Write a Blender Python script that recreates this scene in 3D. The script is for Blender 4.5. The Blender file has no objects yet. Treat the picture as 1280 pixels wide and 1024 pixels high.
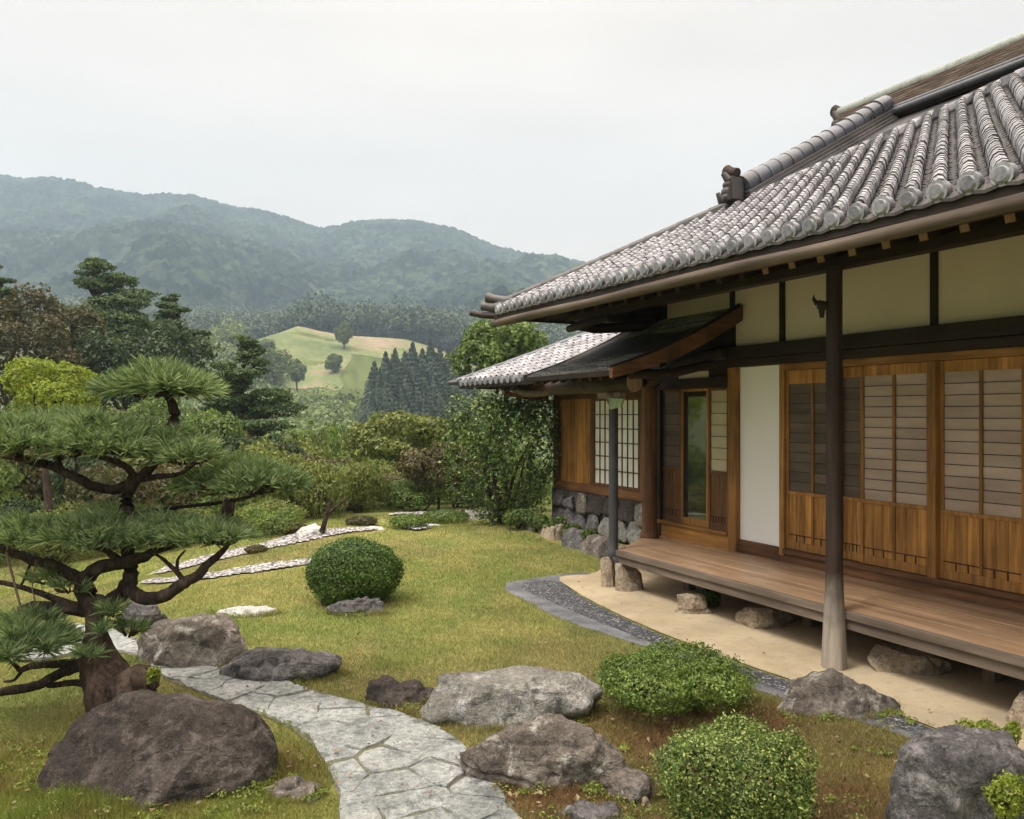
import bpy, math, random
import numpy as np
from mathutils import Vector
R = math.radians
random.seed(7); rng = np.random.default_rng(7)
scene = bpy.context.scene
COL = scene.collection

# ------------------------------------------------------------------ camera, world, sun, exposure
EYE = 1.84
cam_d = bpy.data.cameras.new('camera'); cam = bpy.data.objects.new('camera', cam_d); COL.objects.link(cam)
cam.location = (0, 0, EYE); cam.rotation_euler = (R(90), 0, 0)
cam_d.sensor_width = 36; cam_d.lens = 28.125; cam_d.shift_y = 6/1280
cam_d.clip_start = 0.05; cam_d.clip_end = 6000
scene.camera = cam
scene.view_settings.view_transform = 'Standard'; scene.view_settings.look = 'None'
scene.view_settings.exposure = 0.76; scene.view_settings.gamma = 1
scene.cycles.max_bounces = 6; scene.cycles.diffuse_bounces = 3; scene.cycles.glossy_bounces = 3
scene.cycles.transmission_bounces = 4; scene.cycles.volume_bounces = 0
scene.cycles.use_adaptive_sampling = True; scene.cycles.adaptive_threshold = 0.02

SUN_EL, SUN_AZ = R(58), R(-120)      # high soft sun behind cloud, behind and left of the camera
w = bpy.data.worlds.new('World'); scene.world = w; w.use_nodes = True
nt = w.node_tree; nt.nodes.clear(); N = nt.nodes; L = nt.links
out = N.new('ShaderNodeOutputWorld'); bg = N.new('ShaderNodeBackground'); L.new(bg.outputs[0], out.inputs[0])
sky = N.new('ShaderNodeTexSky'); sky.sky_type = 'NISHITA'; sky.sun_disc = False
sky.sun_elevation = SUN_EL; sky.sun_rotation = SUN_AZ; sky.dust_density = 4; sky.altitude = 200
skm = N.new('ShaderNodeVectorMath'); skm.operation = 'SCALE'; skm.inputs['Scale'].default_value = 0.10
L.new(sky.outputs[0], skm.inputs[0])
tc = N.new('ShaderNodeTexCoord'); sep = N.new('ShaderNodeSeparateXYZ'); L.new(tc.outputs['Generated'], sep.inputs[0])
ramp = N.new('ShaderNodeMapRange'); ramp.interpolation_type = 'SMOOTHSTEP'          # overcast: brighter overhead
ramp.inputs['From Min'].default_value = 0.42; ramp.inputs['From Max'].default_value = 1.0
ramp.inputs['To Min'].default_value = 0.61; ramp.inputs['To Max'].default_value = 3.4
L.new(sep.outputs['Z'], ramp.inputs['Value'])
mp = N.new('ShaderNodeMapping'); mp.inputs['Scale'].default_value = (1.2, 1.2, 4.5); L.new(tc.outputs['Generated'], mp.inputs[0])
nz = N.new('ShaderNodeTexNoise'); nz.inputs['Scale'].default_value = 1.6; nz.inputs['Detail'].default_value = 3
L.new(mp.outputs[0], nz.inputs['Vector'])
nr = N.new('ShaderNodeMapRange'); nr.inputs['From Min'].default_value = 0.3; nr.inputs['From Max'].default_value = 0.7
nr.inputs['To Min'].default_value = 0.89; nr.inputs['To Max'].default_value = 1.09; L.new(nz.outputs[0], nr.inputs['Value'])
mu = N.new('ShaderNodeMath'); mu.operation = 'MULTIPLY'; L.new(ramp.outputs[0], mu.inputs[0]); L.new(nr.outputs[0], mu.inputs[1])
cl = N.new('ShaderNodeVectorMath'); cl.operation = 'SCALE'; cl.inputs[0].default_value = (1.09, 0.945, 0.815)
L.new(mu.outputs[0], cl.inputs['Scale'])
mx = N.new('ShaderNodeMix'); mx.data_type = 'RGBA'; mx.inputs['Factor'].default_value = 0.93   # cloud cover over the sky
L.new(skm.outputs[0], mx.inputs['A']); L.new(cl.outputs[0], mx.inputs['B'])
L.new(mx.outputs['Result'], bg.inputs['Color']); bg.inputs['Strength'].default_value = 1.0

sd = bpy.data.lights.new('sun', 'SUN'); sd.energy = 2.0; sd.angle = R(16); sd.color = (1, .965, .91)
sun = bpy.data.objects.new('sun', sd); COL.objects.link(sun)
_d = Vector((math.sin(SUN_AZ)*math.cos(SUN_EL), math.cos(SUN_AZ)*math.cos(SUN_EL), math.sin(SUN_EL)))
sun.rotation_euler = (-_d).to_track_quat('-Z', 'Y').to_euler(); sun.location = _d*40

# ------------------------------------------------------------------ noise
def _hash(ix, iy, iz, s):
    h = (ix.astype(np.int64)*374761393 + iy.astype(np.int64)*668265263 + iz.astype(np.int64)*2147483647 + s*1274126177) & 0xffffffff
    h = ((h ^ (h >> 13))*1274126177) & 0xffffffff
    h = ((h ^ (h >> 16))*2246822519) & 0xffffffff
    return ((h ^ (h >> 13)) & 0xffff)/65535.0
def vn(P, s=0):
    P = np.asarray(P, float)
    if P.shape[1] == 2: P = np.column_stack([P, np.zeros(len(P))])
    i = np.floor(P); f = P-i; f = f*f*(3-2*f); i = i.astype(np.int64)
    o = 0
    for dx in (0, 1):
        for dy in (0, 1):
            for dz in (0, 1):
                wt = (f[:, 0] if dx else 1-f[:, 0])*(f[:, 1] if dy else 1-f[:, 1])*(f[:, 2] if dz else 1-f[:, 2])
                o = o+wt*_hash(i[:, 0]+dx, i[:, 1]+dy, i[:, 2]+dz, s)
    return o*2-1
def fbm(P, s=0, o=4, g=.5):
    P = np.asarray(P, float); t = 0; a = 1
    for k in range(o): t = t+a*vn(P*(2.03**k)+k*17.3, s+k); a *= g
    return t
def worley(P, s=0):                     # distance to nearest jittered point, 2-D
    i = np.floor(P).astype(np.int64); d = np.full(len(P), 9.); z = np.zeros(len(P), np.int64); idv = np.zeros(len(P))
    for dx in (-1, 0, 1):
        for dy in (-1, 0, 1):
            cx = i[:, 0]+dx; cy = i[:, 1]+dy
            q = (cx+_hash(cx, cy, z, s)-P[:, 0])**2+(cy+_hash(cx, cy, z, s+5)-P[:, 1])**2
            idv = np.where(q < d, _hash(cx, cy, z, s+9), idv); d = np.minimum(d, q)
    return np.sqrt(d), idv

# ------------------------------------------------------------------ materials
def rgb(c): return (c[0], c[1], c[2], 1)
class M:
    def __init__(s, name, rough=.8, spec=.3, metal=0):
        s.m = bpy.data.materials.new(name); s.m.use_nodes = True; s.n = s.m.node_tree.nodes; s.l = s.m.node_tree.links
        s.b = s.n['Principled BSDF']; s.b.inputs['Roughness'].default_value = rough
        s.b.inputs['Specular IOR Level'].default_value = spec; s.b.inputs['Metallic'].default_value = metal
        s.t = s.n.new('ShaderNodeTexCoord')
    def vec(s, scale=(1, 1, 1), src='Object'):
        m = s.n.new('ShaderNodeMapping'); m.inputs['Scale'].default_value = scale; s.l.new(s.t.outputs[src], m.inputs[0]); return m.outputs[0]
    def noise(s, scale, detail=4, st=(1, 1, 1), rough=.55, dist=0):
        n = s.n.new('ShaderNodeTexNoise'); n.inputs['Scale'].default_value = scale; n.inputs['Detail'].default_value = detail
        n.inputs['Roughness'].default_value = rough; n.inputs['Distortion'].default_value = dist
        s.l.new(s.vec(st), n.inputs['Vector']); return n.outputs['Fac']
    def ramp(s, fac, stops):
        r = s.n.new('ShaderNodeValToRGB'); s.l.new(fac, r.inputs[0]); e = r.color_ramp.elements
        while len(e) < len(stops): e.new(.5)
        for k, (p, c) in enumerate(stops): e[k].position = p; e[k].color = rgb(c)
        return r.outputs[0]
    def rnd(s):
        g = s.n.new('ShaderNodeNewGeometry'); return g.outputs['Random Per Island']
    def mix(s, f, a, b, mode='MIX'):
        x = s.n.new('ShaderNodeMix'); x.data_type = 'RGBA'; x.blend_type = mode; x.clamp_result = False
        for i, v in (('Factor', f), ('A', a), ('B', b)):
            if isinstance(v, (int, float)): x.inputs[i].default_value = v
            elif isinstance(v, tuple): x.inputs[i].default_value = rgb(v)
            else: s.l.new(v, x.inputs[i])
        return x.outputs['Result']
    def mr(s, v, a, b, c, d):
        x = s.n.new('ShaderNodeMapRange')
        for k, q in zip(('From Min', 'From Max', 'To Min', 'To Max'), (a, b, c, d)): x.inputs[k].default_value = q
        s.l.new(v, x.inputs['Value']); return x.outputs[0]
    def color(s, c): s.l.new(c, s.b.inputs['Base Color']); return s
    def flat(s, c): s.b.inputs['Base Color'].default_value = rgb(c); return s
    def bump(s, h, st=.4, d=.01):
        x = s.n.new('ShaderNodeBump'); x.inputs['Strength'].default_value = st; x.inputs['Distance'].default_value = d
        s.l.new(h, x.inputs['Height']); s.l.new(x.outputs[0], s.b.inputs['Normal']); return s
    def roughn(s, v, a, b): s.l.new(s.mr(v, .3, .7, a, b), s.b.inputs['Roughness']); return s
MT = {}
def wood(name, dark, light, axis, rough=.6, spec=.3, isl=.35, grain=26):
    m = M(name, rough, spec); st = [1, 1, 1]; st['xyz'.index(axis)] = .06
    g = m.noise(grain, 6, tuple(st), .65, .3); b = m.noise(1.6, 3, (1, 1, 1))
    c = m.ramp(g, [(.28, dark), (.72, light)])
    c = m.mix(m.mr(b, .35, .7, 0, .45), c, tuple(x*.45 for x in dark))
    c = m.mix(1.0, c, m.ramp(m.rnd(), [(0, (1-isl,)*3), (1, (1+isl,)*3)]), 'MULTIPLY')
    m.color(c); m.bump(g, .35, .004); m.roughn(b, rough-.12, rough+.15); MT[name] = m.m
for ax in 'xyz':
    wood('wood_dark_'+ax, (.012, .008, .006), (.05, .028, .018), ax, .6)
    wood('wood_warm_'+ax, (.15, .062, .014), (.56, .27, .07), ax, .55)
    wood('wood_mid_'+ax, (.06, .027, .012), (.23, .105, .042), ax, .6)
    wood('wood_grey_'+ax, (.10, .075, .055), (.28, .215, .165), ax, .65)
wood('wood_floor', (.22, .13, .07), (.60, .39, .23), 'x', .36, .9, .16, 18)
wood('wood_soffit', (.02, .014, .01), (.06, .038, .026), 'y', .7)
wood('wood_cut', (.22, .14, .09), (.42, .28, .19), 'z', .7, .2, .3, 60)
wood('post_wood', (.012, .008, .007), (.055, .034, .026), 'z', .55)
m = M('post_weathered', .65, .25); g = m.noise(24, 6, (1, 1, .07), .65, .3); b = m.noise(5, 5)
sp_ = m.n.new('ShaderNodeSeparateXYZ'); m.l.new(m.t.outputs['Object'], sp_.inputs[0]); ad = m.n.new('ShaderNodeMath'); ad.operation = 'MULTIPLY_ADD'; m.l.new(b, ad.inputs[0]); ad.inputs[1].default_value = .55; m.l.new(sp_.outputs['Z'], ad.inputs[2])
c = m.mix(m.mr(ad.outputs[0], .55, 1.0, 0, 1), m.ramp(g, [(.28, (.17, .14, .11)), (.72, (.42, .37, .31))]), m.ramp(g, [(.28, (.012, .008, .006)), (.72, (.06, .036, .026))])); m.color(c).bump(g, .4, .005); MT['post_weathered'] = m.m
wood('post_wood_pale', (.16, .13, .105), (.36, .31, .26), 'z', .75)
def bark(name, a, b):
    m = M(name, .92, .12); v = m.noise(9, 7, (1, 1, .45), .7, .8); f = m.noise(42, 5, (1, 1, .5), .7)
    c = m.mix(1., m.ramp(v, [(.3, a), (.55, b), (.75, tuple(x*1.9 for x in b))]), m.ramp(f, [(.3, (.5, .5, .5)), (.7, (1.4, 1.4, 1.4))]), 'MULTIPLY')
    h = m.n.new('ShaderNodeMath'); h.operation = 'ADD'; m.l.new(v, h.inputs[0]); m.l.new(f, h.inputs[1]); m.color(c).bump(h.outputs[0], 1., .02); MT[name] = m.m
bark('bark', (.02, .014, .011), (.085, .06, .045))
bark('bark_dark', (.014, .010, .008), (.06, .044, .035))
def plaster(name, c, stain):
    m = M(name, .9, .1); n = m.noise(1.3, 5, (1, 1, .6)); f = m.noise(60, 3)
    m.color(m.mix(m.mr(n, .45, .75, 0, .5), c, stain)); m.bump(f, .15, .002); MT[name] = m.m
plaster('plaster_ochre', (.70, .61, .60), (.58, .50, .47))
plaster('plaster_white', (.90, .88, .86), (.80, .78, .74))
def tile_mat(name, lo, hi, rough, spec=.55):
    m = M(name, rough, spec); n = m.noise(3.5, 4); f = m.noise(45, 4)
    c = m.ramp(m.mix(.5, n, f), [(.32, lo), (.62, hi)])
    c = m.mix(m.mr(m.noise(9, 5), .56, .68, 0, .5), c, (.09, .075, .06))
    c = m.mix(1., c, m.ramp(m.rnd(), [(0, (.62, .62, .62)), (.5, (1, .99, .98)), (1, (1.35, 1.35, 1.36))]), 'MULTIPLY')
    oi = m.n.new('ShaderNodeObjectInfo'); c = m.mix(1., c, m.ramp(oi.outputs['Random'], [(0, (.72, .7, .68)), (1, (1.12, 1.12, 1.14))]), 'MULTIPLY')
    m.color(c); m.bump(f, .25, .004); m.roughn(n, rough-.08, rough+.15); MT[name] = m.m
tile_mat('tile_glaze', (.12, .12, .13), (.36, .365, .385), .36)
tile_mat('tile_pan_shade', (.022, .02, .02), (.07, .066, .066), .6, .3)  # pan tiles darkened in colour to stand for shade between the cover columns
tile_mat('tile_lip_shade', (.03, .027, .025), (.09, .08, .075), .8, .2)  # front lips of the tiles, their shade painted in as a darker colour
tile_mat('tile_ridge', (.04, .043, .052), (.13, .14, .165), .32)
tile_mat('tile_green', (.12, .14, .12), (.27, .30, .265), .5)
tile_mat('tile_dark', (.03, .028, .028), (.10, .09, .085), .5)
wood('gutter_wood', (.035, .025, .018), (.13, .098, .075), 'x', .6)
tile_mat('tile_disc', (.09, .09, .10), (.30, .31, .33), .3)
m = M('stack_tile', .85, .2); n = m.noise(14, 6, (.35, 1, 6)); c = m.ramp(n, [(.3, (.03, .022, .018)), (.6, (.15, .11, .085)), (.75, (.3, .25, .2))]); m.color(c).bump(n, .8, .02); MT['stack_tile'] = m.m
m = M('shingle', .75, .3); n = m.noise(22, 6, (1, .2, 1)); n2 = m.noise(2, 3)
m.color(m.mix(1., m.ramp(n, [(.3, (.07, .066, .066)), (.7, (.26, .25, .25))]), m.ramp(m.rnd(), [(0, (.5, .5, .5)), (1, (1.5, 1.45, 1.4))]), 'MULTIPLY')).bump(n, .6, .01); MT['shingle'] = m.m
m = M('glass_dark', .04, .6).flat((.015, .016, .016)); m.b.inputs['IOR'].default_value = 2.3; MT['glass'] = m.m
m = M('paper_white', .85, .2); n = m.noise(2, 3); m.color(m.ramp(n, [(.3, (.72, .70, .64)), (.7, (.86, .85, .8))])); MT['paper_white'] = m.m
m = M('paper_cream', .8, .2); n = m.noise(2, 3); m.color(m.ramp(n, [(.3, (.42, .36, .24)), (.7, (.55, .48, .33))])); MT['paper_cream'] = m.m
m = M('paper_brown', .45, .4); n = m.noise(3, 5, (.4, 1, 2)); m.color(m.mix(1., m.ramp(n, [(.3, (.35, .25, .20)), (.7, (.49, .37, .305))]), m.ramp(m.rnd(), [(0, (.86,)*3), (1, (1.12,)*3)]), 'MULTIPLY')); MT['paper_brown'] = m.m
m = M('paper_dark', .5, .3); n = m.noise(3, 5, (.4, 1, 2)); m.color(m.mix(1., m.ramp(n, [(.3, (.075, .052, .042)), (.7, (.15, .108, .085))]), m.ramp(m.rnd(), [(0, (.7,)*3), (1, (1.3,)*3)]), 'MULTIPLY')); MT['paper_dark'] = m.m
m = M('interior', .9, .1).flat((.03, .024, .02)); MT['interior'] = m.m
m = M('copper_green', .6, .4); n = m.noise(20, 4); m.color(m.ramp(n, [(.3, (.16, .25, .15)), (.7, (.36, .42, .25))])); MT['copper'] = m.m
m = M('iron_post', .5, .5); n = m.noise(8, 4, (1, 1, .2)); m.color(m.ramp(n, [(.3, (.02, .02, .024)), (.7, (.06, .06, .068))])).bump(n, .2, .003); MT['iron_post'] = m.m
def rock_mat(name, dark, mid, light, lich=.35, moss=0.0):
    m = M(name, .88, .2); n1 = m.noise(2.3, 8, rough=.62); n2 = m.noise(34, 6, rough=.7); n3 = m.noise(7, 7, rough=.7, dist=.6)
    c = m.ramp(n1, [(.3, dark), (.52, mid), (.72, light)])
    c = m.mix(1., c, m.ramp(n2, [(.3, (.5, .5, .5)), (.7, (1.5, 1.5, 1.48))]), 'MULTIPLY')
    c = m.mix(m.mr(n3, .54, .64, 0, lich), c, tuple(min(.6, x*1.9) for x in light))
    c = m.mix(m.mr(m.noise(4.1, 6, rough=.7), .55, .62, 0, .7), c, tuple(x*.6 for x in dark))
    vc = m.n.new('ShaderNodeTexVoronoi'); vc.feature = 'DISTANCE_TO_EDGE'; vc.inputs['Scale'].default_value = 2.0
    wv = m.n.new('ShaderNodeVectorMath'); wv.operation = 'MULTIPLY_ADD'; nzv = m.n.new('ShaderNodeTexNoise'); nzv.inputs['Scale'].default_value = 5; nzv.inputs['Detail'].default_value = 5; m.l.new(m.vec(), nzv.inputs['Vector'])
    m.l.new(nzv.outputs['Color'], wv.inputs[0]); wv.inputs[1].default_value = (.45, .45, .45); m.l.new(m.vec((1, 1, 1.7)), wv.inputs[2]); m.l.new(wv.outputs[0], vc.inputs['Vector'])
    crk = m.mr(vc.outputs['Distance'], 0, .022, 0, 1); c = m.mix(m.mr(crk, 0, 1, .3, 0), c, tuple(x*.35 for x in dark))
    if moss: c = m.mix(m.mr(m.noise(3.2, 6), .52, .62, 0, moss), c, (.07, .085, .02))
    n4 = m.noise(120, 4, rough=.8); c = m.mix(1., c, m.ramp(n4, [(.32, (.62, .62, .62)), (.68, (1.4, 1.4, 1.38))]), 'MULTIPLY')
    h = m.n.new('ShaderNodeMath'); h.operation = 'ADD'; m.l.new(n2, h.inputs[0]); m.l.new(n3, h.inputs[1])
    h2 = m.n.new('ShaderNodeMath'); h2.operation = 'MULTIPLY_ADD'; m.l.new(n4, h2.inputs[0]); h2.inputs[1].default_value = .35; m.l.new(h.outputs[0], h2.inputs[2])
    h3 = m.n.new('ShaderNodeMath'); h3.operation = 'MULTIPLY_ADD'; m.l.new(crk, h3.inputs[0]); h3.inputs[1].default_value = .18; m.l.new(h2.outputs[0], h3.inputs[2])
    m.color(c).bump(h3.outputs[0], 1.0, .03); MT[name] = m.m
rock_mat('rock_dark', (.024, .019, .017), (.062, .051, .045), (.14, .12, .108), .35)
rock_mat('horn', (.025, .02, .018), (.07, .052, .047), (.14, .10, .09), .2)
rock_mat('rock_pale', (.09, .085, .075), (.25, .24, .215), (.46, .45, .42), .6)
rock_mat('rock_grey', (.05, .048, .048), (.15, .14, .14), (.29, .275, .275), .4)
rock_mat('rock_brown', (.07, .058, .048), (.185, .16, .138), (.34, .31, .275), .6)
rock_mat('rock_cream', (.24, .18, .12), (.42, .34, .25), (.58, .5, .4), .3)
rock_mat('rock_white', (.42, .41, .38), (.6, .6, .57), (.75, .75, .73), .2)
rock_mat('slab', (.20, .215, .21), (.33, .345, .335), (.45, .46, .44), .35)
def leaf_mat(name, cols, trans=.3, rough=.5, spec=.35, pos=.25):
    m = M(name, rough, spec); st = [(k/max(1, len(cols)-1), c) for k, c in enumerate(cols)]
    c = m.ramp(m.rnd(), st); n = m.noise(1.3, 3)
    c = m.mix(1., c, m.ramp(n, [(.3, (1-pos, 1-pos, 1-pos)), (.7, (1+pos, 1+pos*.9, 1+pos*.4))]), 'MULTIPLY')
    m.color(c); tr = m.n.new('ShaderNodeBsdfTranslucent'); m.l.new(m.mix(1., c, (1.3, 1.35, .8), 'MULTIPLY'), tr.inputs[0])
    ms = m.n.new('ShaderNodeMixShader'); ms.inputs[0].default_value = trans
    m.l.new(m.b.outputs[0], ms.inputs[1]); m.l.new(tr.outputs[0], ms.inputs[2]); m.l.new(ms.outputs[0], m.n['Material Output'].inputs[0]); MT[name] = m.m
leaf_mat('leaf_clip', [(.03, .06, .012), (.07, .13, .025), (.13, .21, .045)])
leaf_mat('leaf_box', [(.03, .06, .015), (.075, .13, .03), (.17, .24, .06), (.38, .42, .14)], .25)
leaf_mat('leaf_loose', [(.045, .08, .018), (.12, .185, .038), (.23, .31, .075)])
leaf_mat('leaf_camellia', [(.022, .045, .012), (.05, .095, .02), (.11, .18, .04), (.22, .28, .07)], .2, .35, .5)
leaf_mat('leaf_bright', [(.11, .16, .022), (.22, .28, .035), (.34, .38, .055)], .4)
leaf_mat('leaf_olive', [(.08, .10, .025), (.15, .18, .045), (.23, .26, .07)])
leaf_mat('leaf_mid', [(.055, .09, .022), (.11, .17, .04), (.19, .26, .07)])
leaf_mat('leaf_brown', [(.05, .045, .02), (.10, .08, .035), (.14, .12, .05), (.08, .10, .035)])
leaf_mat('leaf_rust', [(.045, .05, .022), (.085, .065, .028), (.05, .075, .028), (.11, .075, .03)])
leaf_mat('leaf_dark', [(.02, .036, .016), (.04, .068, .026), (.07, .105, .04)])
leaf_mat('leaf_cedar', [(.018, .036, .02), (.04, .07, .035), (.065, .10, .05)], .1)
leaf_mat('leaf_forest', [(.06, .10, .028), (.11, .165, .045), (.16, .215, .06), (.20, .22, .07)], .3, pos=.35)
leaf_mat('leaf_far', [(.035, .06, .03), (.055, .085, .04), (.075, .105, .05)], .15)
leaf_mat('needle', [(.06, .10, .042), (.115, .18, .075), (.20, .28, .12), (.36, .42, .24)], .3, .45, .4, .2)
leaf_mat('needle_dark', [(.03, .06, .02), (.065, .11, .035), (.11, .165, .05)], .2)
leaf_mat('moss_red', [(.16, .065, .02), (.24, .12, .035), (.2, .15, .04)], .2)

# ------------------------------------------------------------------ mesh helpers
def link(o, parent=None):
    COL.objects.link(o)
    if parent: o.parent = parent
    return o
def tag(o, label=None, cat=None, group=None, kind=None):
    if label: o['label'] = label
    if cat: o['category'] = cat
    if group: o['group'] = group
    if kind: o['kind'] = kind
    return o
def empty(name, loc, rz=0):
    o = bpy.data.objects.new(name, None); o.location = loc; o.rotation_euler = (0, 0, rz); o.empty_display_size = .2; return link(o)
def npmesh(name, V, F, mats, parent=None, midx=None, smooth=False, loc=None, cattr=None):
    V = np.asarray(V, np.float32); F = np.asarray(F, np.int32)
    me = bpy.data.meshes.new(name); k = F.shape[1]
    me.vertices.add(len(V)); me.vertices.foreach_set('co', V.ravel())
    me.loops.add(F.size); me.loops.foreach_set('vertex_index', F.ravel())
    me.polygons.add(len(F)); me.polygons.foreach_set('loop_start', np.arange(0, F.size, k, dtype=np.int32))
    me.polygons.foreach_set('loop_total', np.full(len(F), k, np.int32))
    if midx is not None: me.polygons.foreach_set('material_index', np.asarray(midx, np.int32))
    me.polygons.foreach_set('use_smooth', np.full(len(F), smooth, bool))
    for x in (mats if isinstance(mats, (list, tuple)) else [mats]): me.materials.append(MT[x])
    if cattr is not None:
        at = me.color_attributes.new('zone', 'FLOAT_COLOR', 'POINT')
        at.data.foreach_set('color', np.column_stack([cattr, np.ones(len(cattr))]).astype(np.float32).ravel())
    me.update(calc_edges=True); me.validate()
    o = bpy.data.objects.new(name, me)
    if loc is not None: o.location = loc
    return link(o, parent)
class MB:
    def __init__(s): s.v = []; s.f = []; s.mi = []
    def add(s, vs, fs, mi=0):
        b = len(s.v); s.v += [tuple(map(float, v)) for v in vs]; s.f += [tuple(b+i for i in f) for f in fs]; s.mi += [mi]*len(fs)
    def box(s, x0, x1, y0, y1, z0, z1, mi=0):
        x0, x1 = sorted((x0, x1)); y0, y1 = sorted((y0, y1)); z0, z1 = sorted((z0, z1))
        s.add([(x0, y0, z0), (x1, y0, z0), (x1, y1, z0), (x0, y1, z0), (x0, y0, z1), (x1, y0, z1), (x1, y1, z1), (x0, y1, z1)],
              [(0, 3, 2, 1), (4, 5, 6, 7), (0, 1, 5, 4), (1, 2, 6, 5), (2, 3, 7, 6), (3, 0, 4, 7)], mi)
    def tube(s, pts, rad, n=10, cap=True, mi=0, wob=0):
        pts = [Vector(p) for p in pts]; rad = rad if hasattr(rad, '__len__') else [rad]*len(pts)
        b = len(s.v); ref = None
        for k, p in enumerate(pts):
            t = (pts[min(k+1, len(pts)-1)]-pts[max(k-1, 0)]).normalized()
            if ref is None: ref = Vector((0, 0, 1)) if abs(t.z) < .9 else Vector((1, 0, 0))
            x = t.cross(ref).normalized(); y = t.cross(x).normalized(); ref = -y if False else ref
            for j in range(n):
                a = 2*math.pi*j/n; r = rad[k]*(1+(wob*math.sin(3*a+k*1.3)+wob*random.uniform(-1, 1)*.6 if wob else 0))
                s.v.append(tuple(p+x*math.cos(a)*r+y*math.sin(a)*r))
        for k in range(len(pts)-1):
            for j in range(n):
                s.f.append((b+k*n+j, b+k*n+(j+1) % n, b+(k+1)*n+(j+1) % n, b+(k+1)*n+j)); s.mi.append(mi)
        if cap:
            s.f.append(tuple(b+j for j in range(n))[::-1]); s.f.append(tuple(b+(len(pts)-1)*n+j for j in range(n))); s.mi += [mi, mi]
    def lathe(s, prof, c, n=20, mi=0):          # prof: (radius, z)
        b = len(s.v)
        for r, z in prof:
            for j in range(n):
                a = 2*math.pi*j/n; s.v.append((c[0]+r*math.cos(a), c[1]+r*math.sin(a), c[2]+z))
        for k in range(len(prof)-1):
            for j in range(n): s.f.append((b+k*n+j, b+k*n+(j+1) % n, b+(k+1)*n+(j+1) % n, b+(k+1)*n+j)); s.mi.append(mi)
        s.f.append(tuple(b+j for j in range(n))[::-1]); s.f.append(tuple(b+(len(prof)-1)*n+j for j in range(n))); s.mi += [mi, mi]
    def build(s, name, mats, parent=None, smooth=False, bevel=0, loc=None):
        me = bpy.data.meshes.new(name); me.from_pydata(s.v, [], s.f)
        for x in (mats if isinstance(mats, (list, tuple)) else [mats]): me.materials.append(MT[x])
        me.polygons.foreach_set('material_index', s.mi)
        if smooth: me.polygons.foreach_set('use_smooth', [True]*len(s.f))
        me.update(); o = bpy.data.objects.new(name, me)
        if loc is not None: o.location = loc
        link(o, parent)
        if bevel: b = o.modifiers.new('bevel', 'BEVEL'); b.width = bevel; b.segments = 2; b.limit_method = 'ANGLE'
        if smooth: me.set_sharp_from_angle(angle=R(45))
        return o
def at(x, y, Y): return Vector(((x-640)/1000*Y, Y, EYE+(518-y)/1000*Y))          # photo pixel at a known distance
def gp(x, y): Y = EYE*1000/(y-518); return ((x-640)/1000*Y, Y)                      # photo pixel on the level garden floor
def inpoly(X, Y, poly):
    r = np.zeros(len(X), bool); n = len(poly)
    for i in range(n):
        x1, y1 = poly[i]; x2, y2 = poly[(i+1) % n]
        c = ((y1 > Y) != (y2 > Y)) & (X < (x2-x1)*(Y-y1)/((y2-y1) or 1e-9)+x1); r ^= c
    return r
def smooth_poly(p, it=2):
    for _ in range(it):
        q = []
        for i in range(len(p)):
            a = p[i]; b = p[(i+1) % len(p)]
            q += [(a[0]*.75+b[0]*.25, a[1]*.75+b[1]*.25), (a[0]*.25+b[0]*.75, a[1]*.25+b[1]*.75)]
        p = q
    return p

# house frame: u runs left along the facade, a runs inward (camera at 0,0)
TH = math.atan(.51); ux, uy = -math.sin(TH), math.cos(TH); ax_, ay_ = math.cos(TH), math.sin(TH)
def hw(u, a): return (a*ax_+u*ux, a*ay_+u*uy)
def uv_of(x, y): return (x*ux+y*uy, x*ax_+y*ay_)
U0, A0 = 4.0, 5.84
# ------------------------------------------------------------------ areas of the garden floor
SAND = [gp(*p) for p in [(694, 723), (720, 741), (760, 763), (850, 803), (985, 850), (1130, 896), (1190, 921), (1330, 975)]]
SAND += [hw(1.2, 4.1), hw(1.2, 6.4), hw(7.9, 6.2), hw(8.1, 5.4), gp(742, 719), gp(712, 720)]
GRAV = [gp(*p) for p in [(620, 731), (660, 754), (705, 777), (800, 806), (880, 838), (930, 858), (1010, 884), (1110, 914), (1170, 935), (1320, 1010),
        (1340, 985), (1190, 923), (1130, 898), (985, 852), (850, 805), (760, 765), (720, 743), (696, 724), (740, 719), (735, 715), (680, 721)]]
PATH = [gp(*p) for p in [(425, 1100), (425, 1010), (412, 962), (385, 925), (335, 898), (285, 880), (232, 862), (195, 842), (172, 820), (120, 812), (60, 826), (12, 826),
        (-60, 812), (-60, 786), (30, 782), (80, 778), (135, 786), (185, 804), (240, 830), (300, 842), (350, 852), (400, 866), (445, 880), (500, 892), (552, 910), (585, 935), (600, 965), (640, 1005), (672, 1060), (690, 1110)]]
GPATH1 = [gp(*p) for p in [(170, 712), (230, 714), (280, 712), (340, 704), (395, 698), (420, 702), (380, 709), (320, 718), (250, 725), (170, 722)]]
GPATH2 = [gp(*p) for p in [(180, 700), (230, 690), (300, 682), (370, 671), (420, 666), (475, 663), (485, 668), (430, 672), (390, 679), (330, 690), (260, 697), (190, 707)]]
GPATH3 = [gp(*p) for p in [(500, 672), (548, 668), (530, 660), (480, 662), (470, 650), (500, 645), (560, 648), (640, 640), (640, 634), (550, 642), (470, 643)]]
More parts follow.
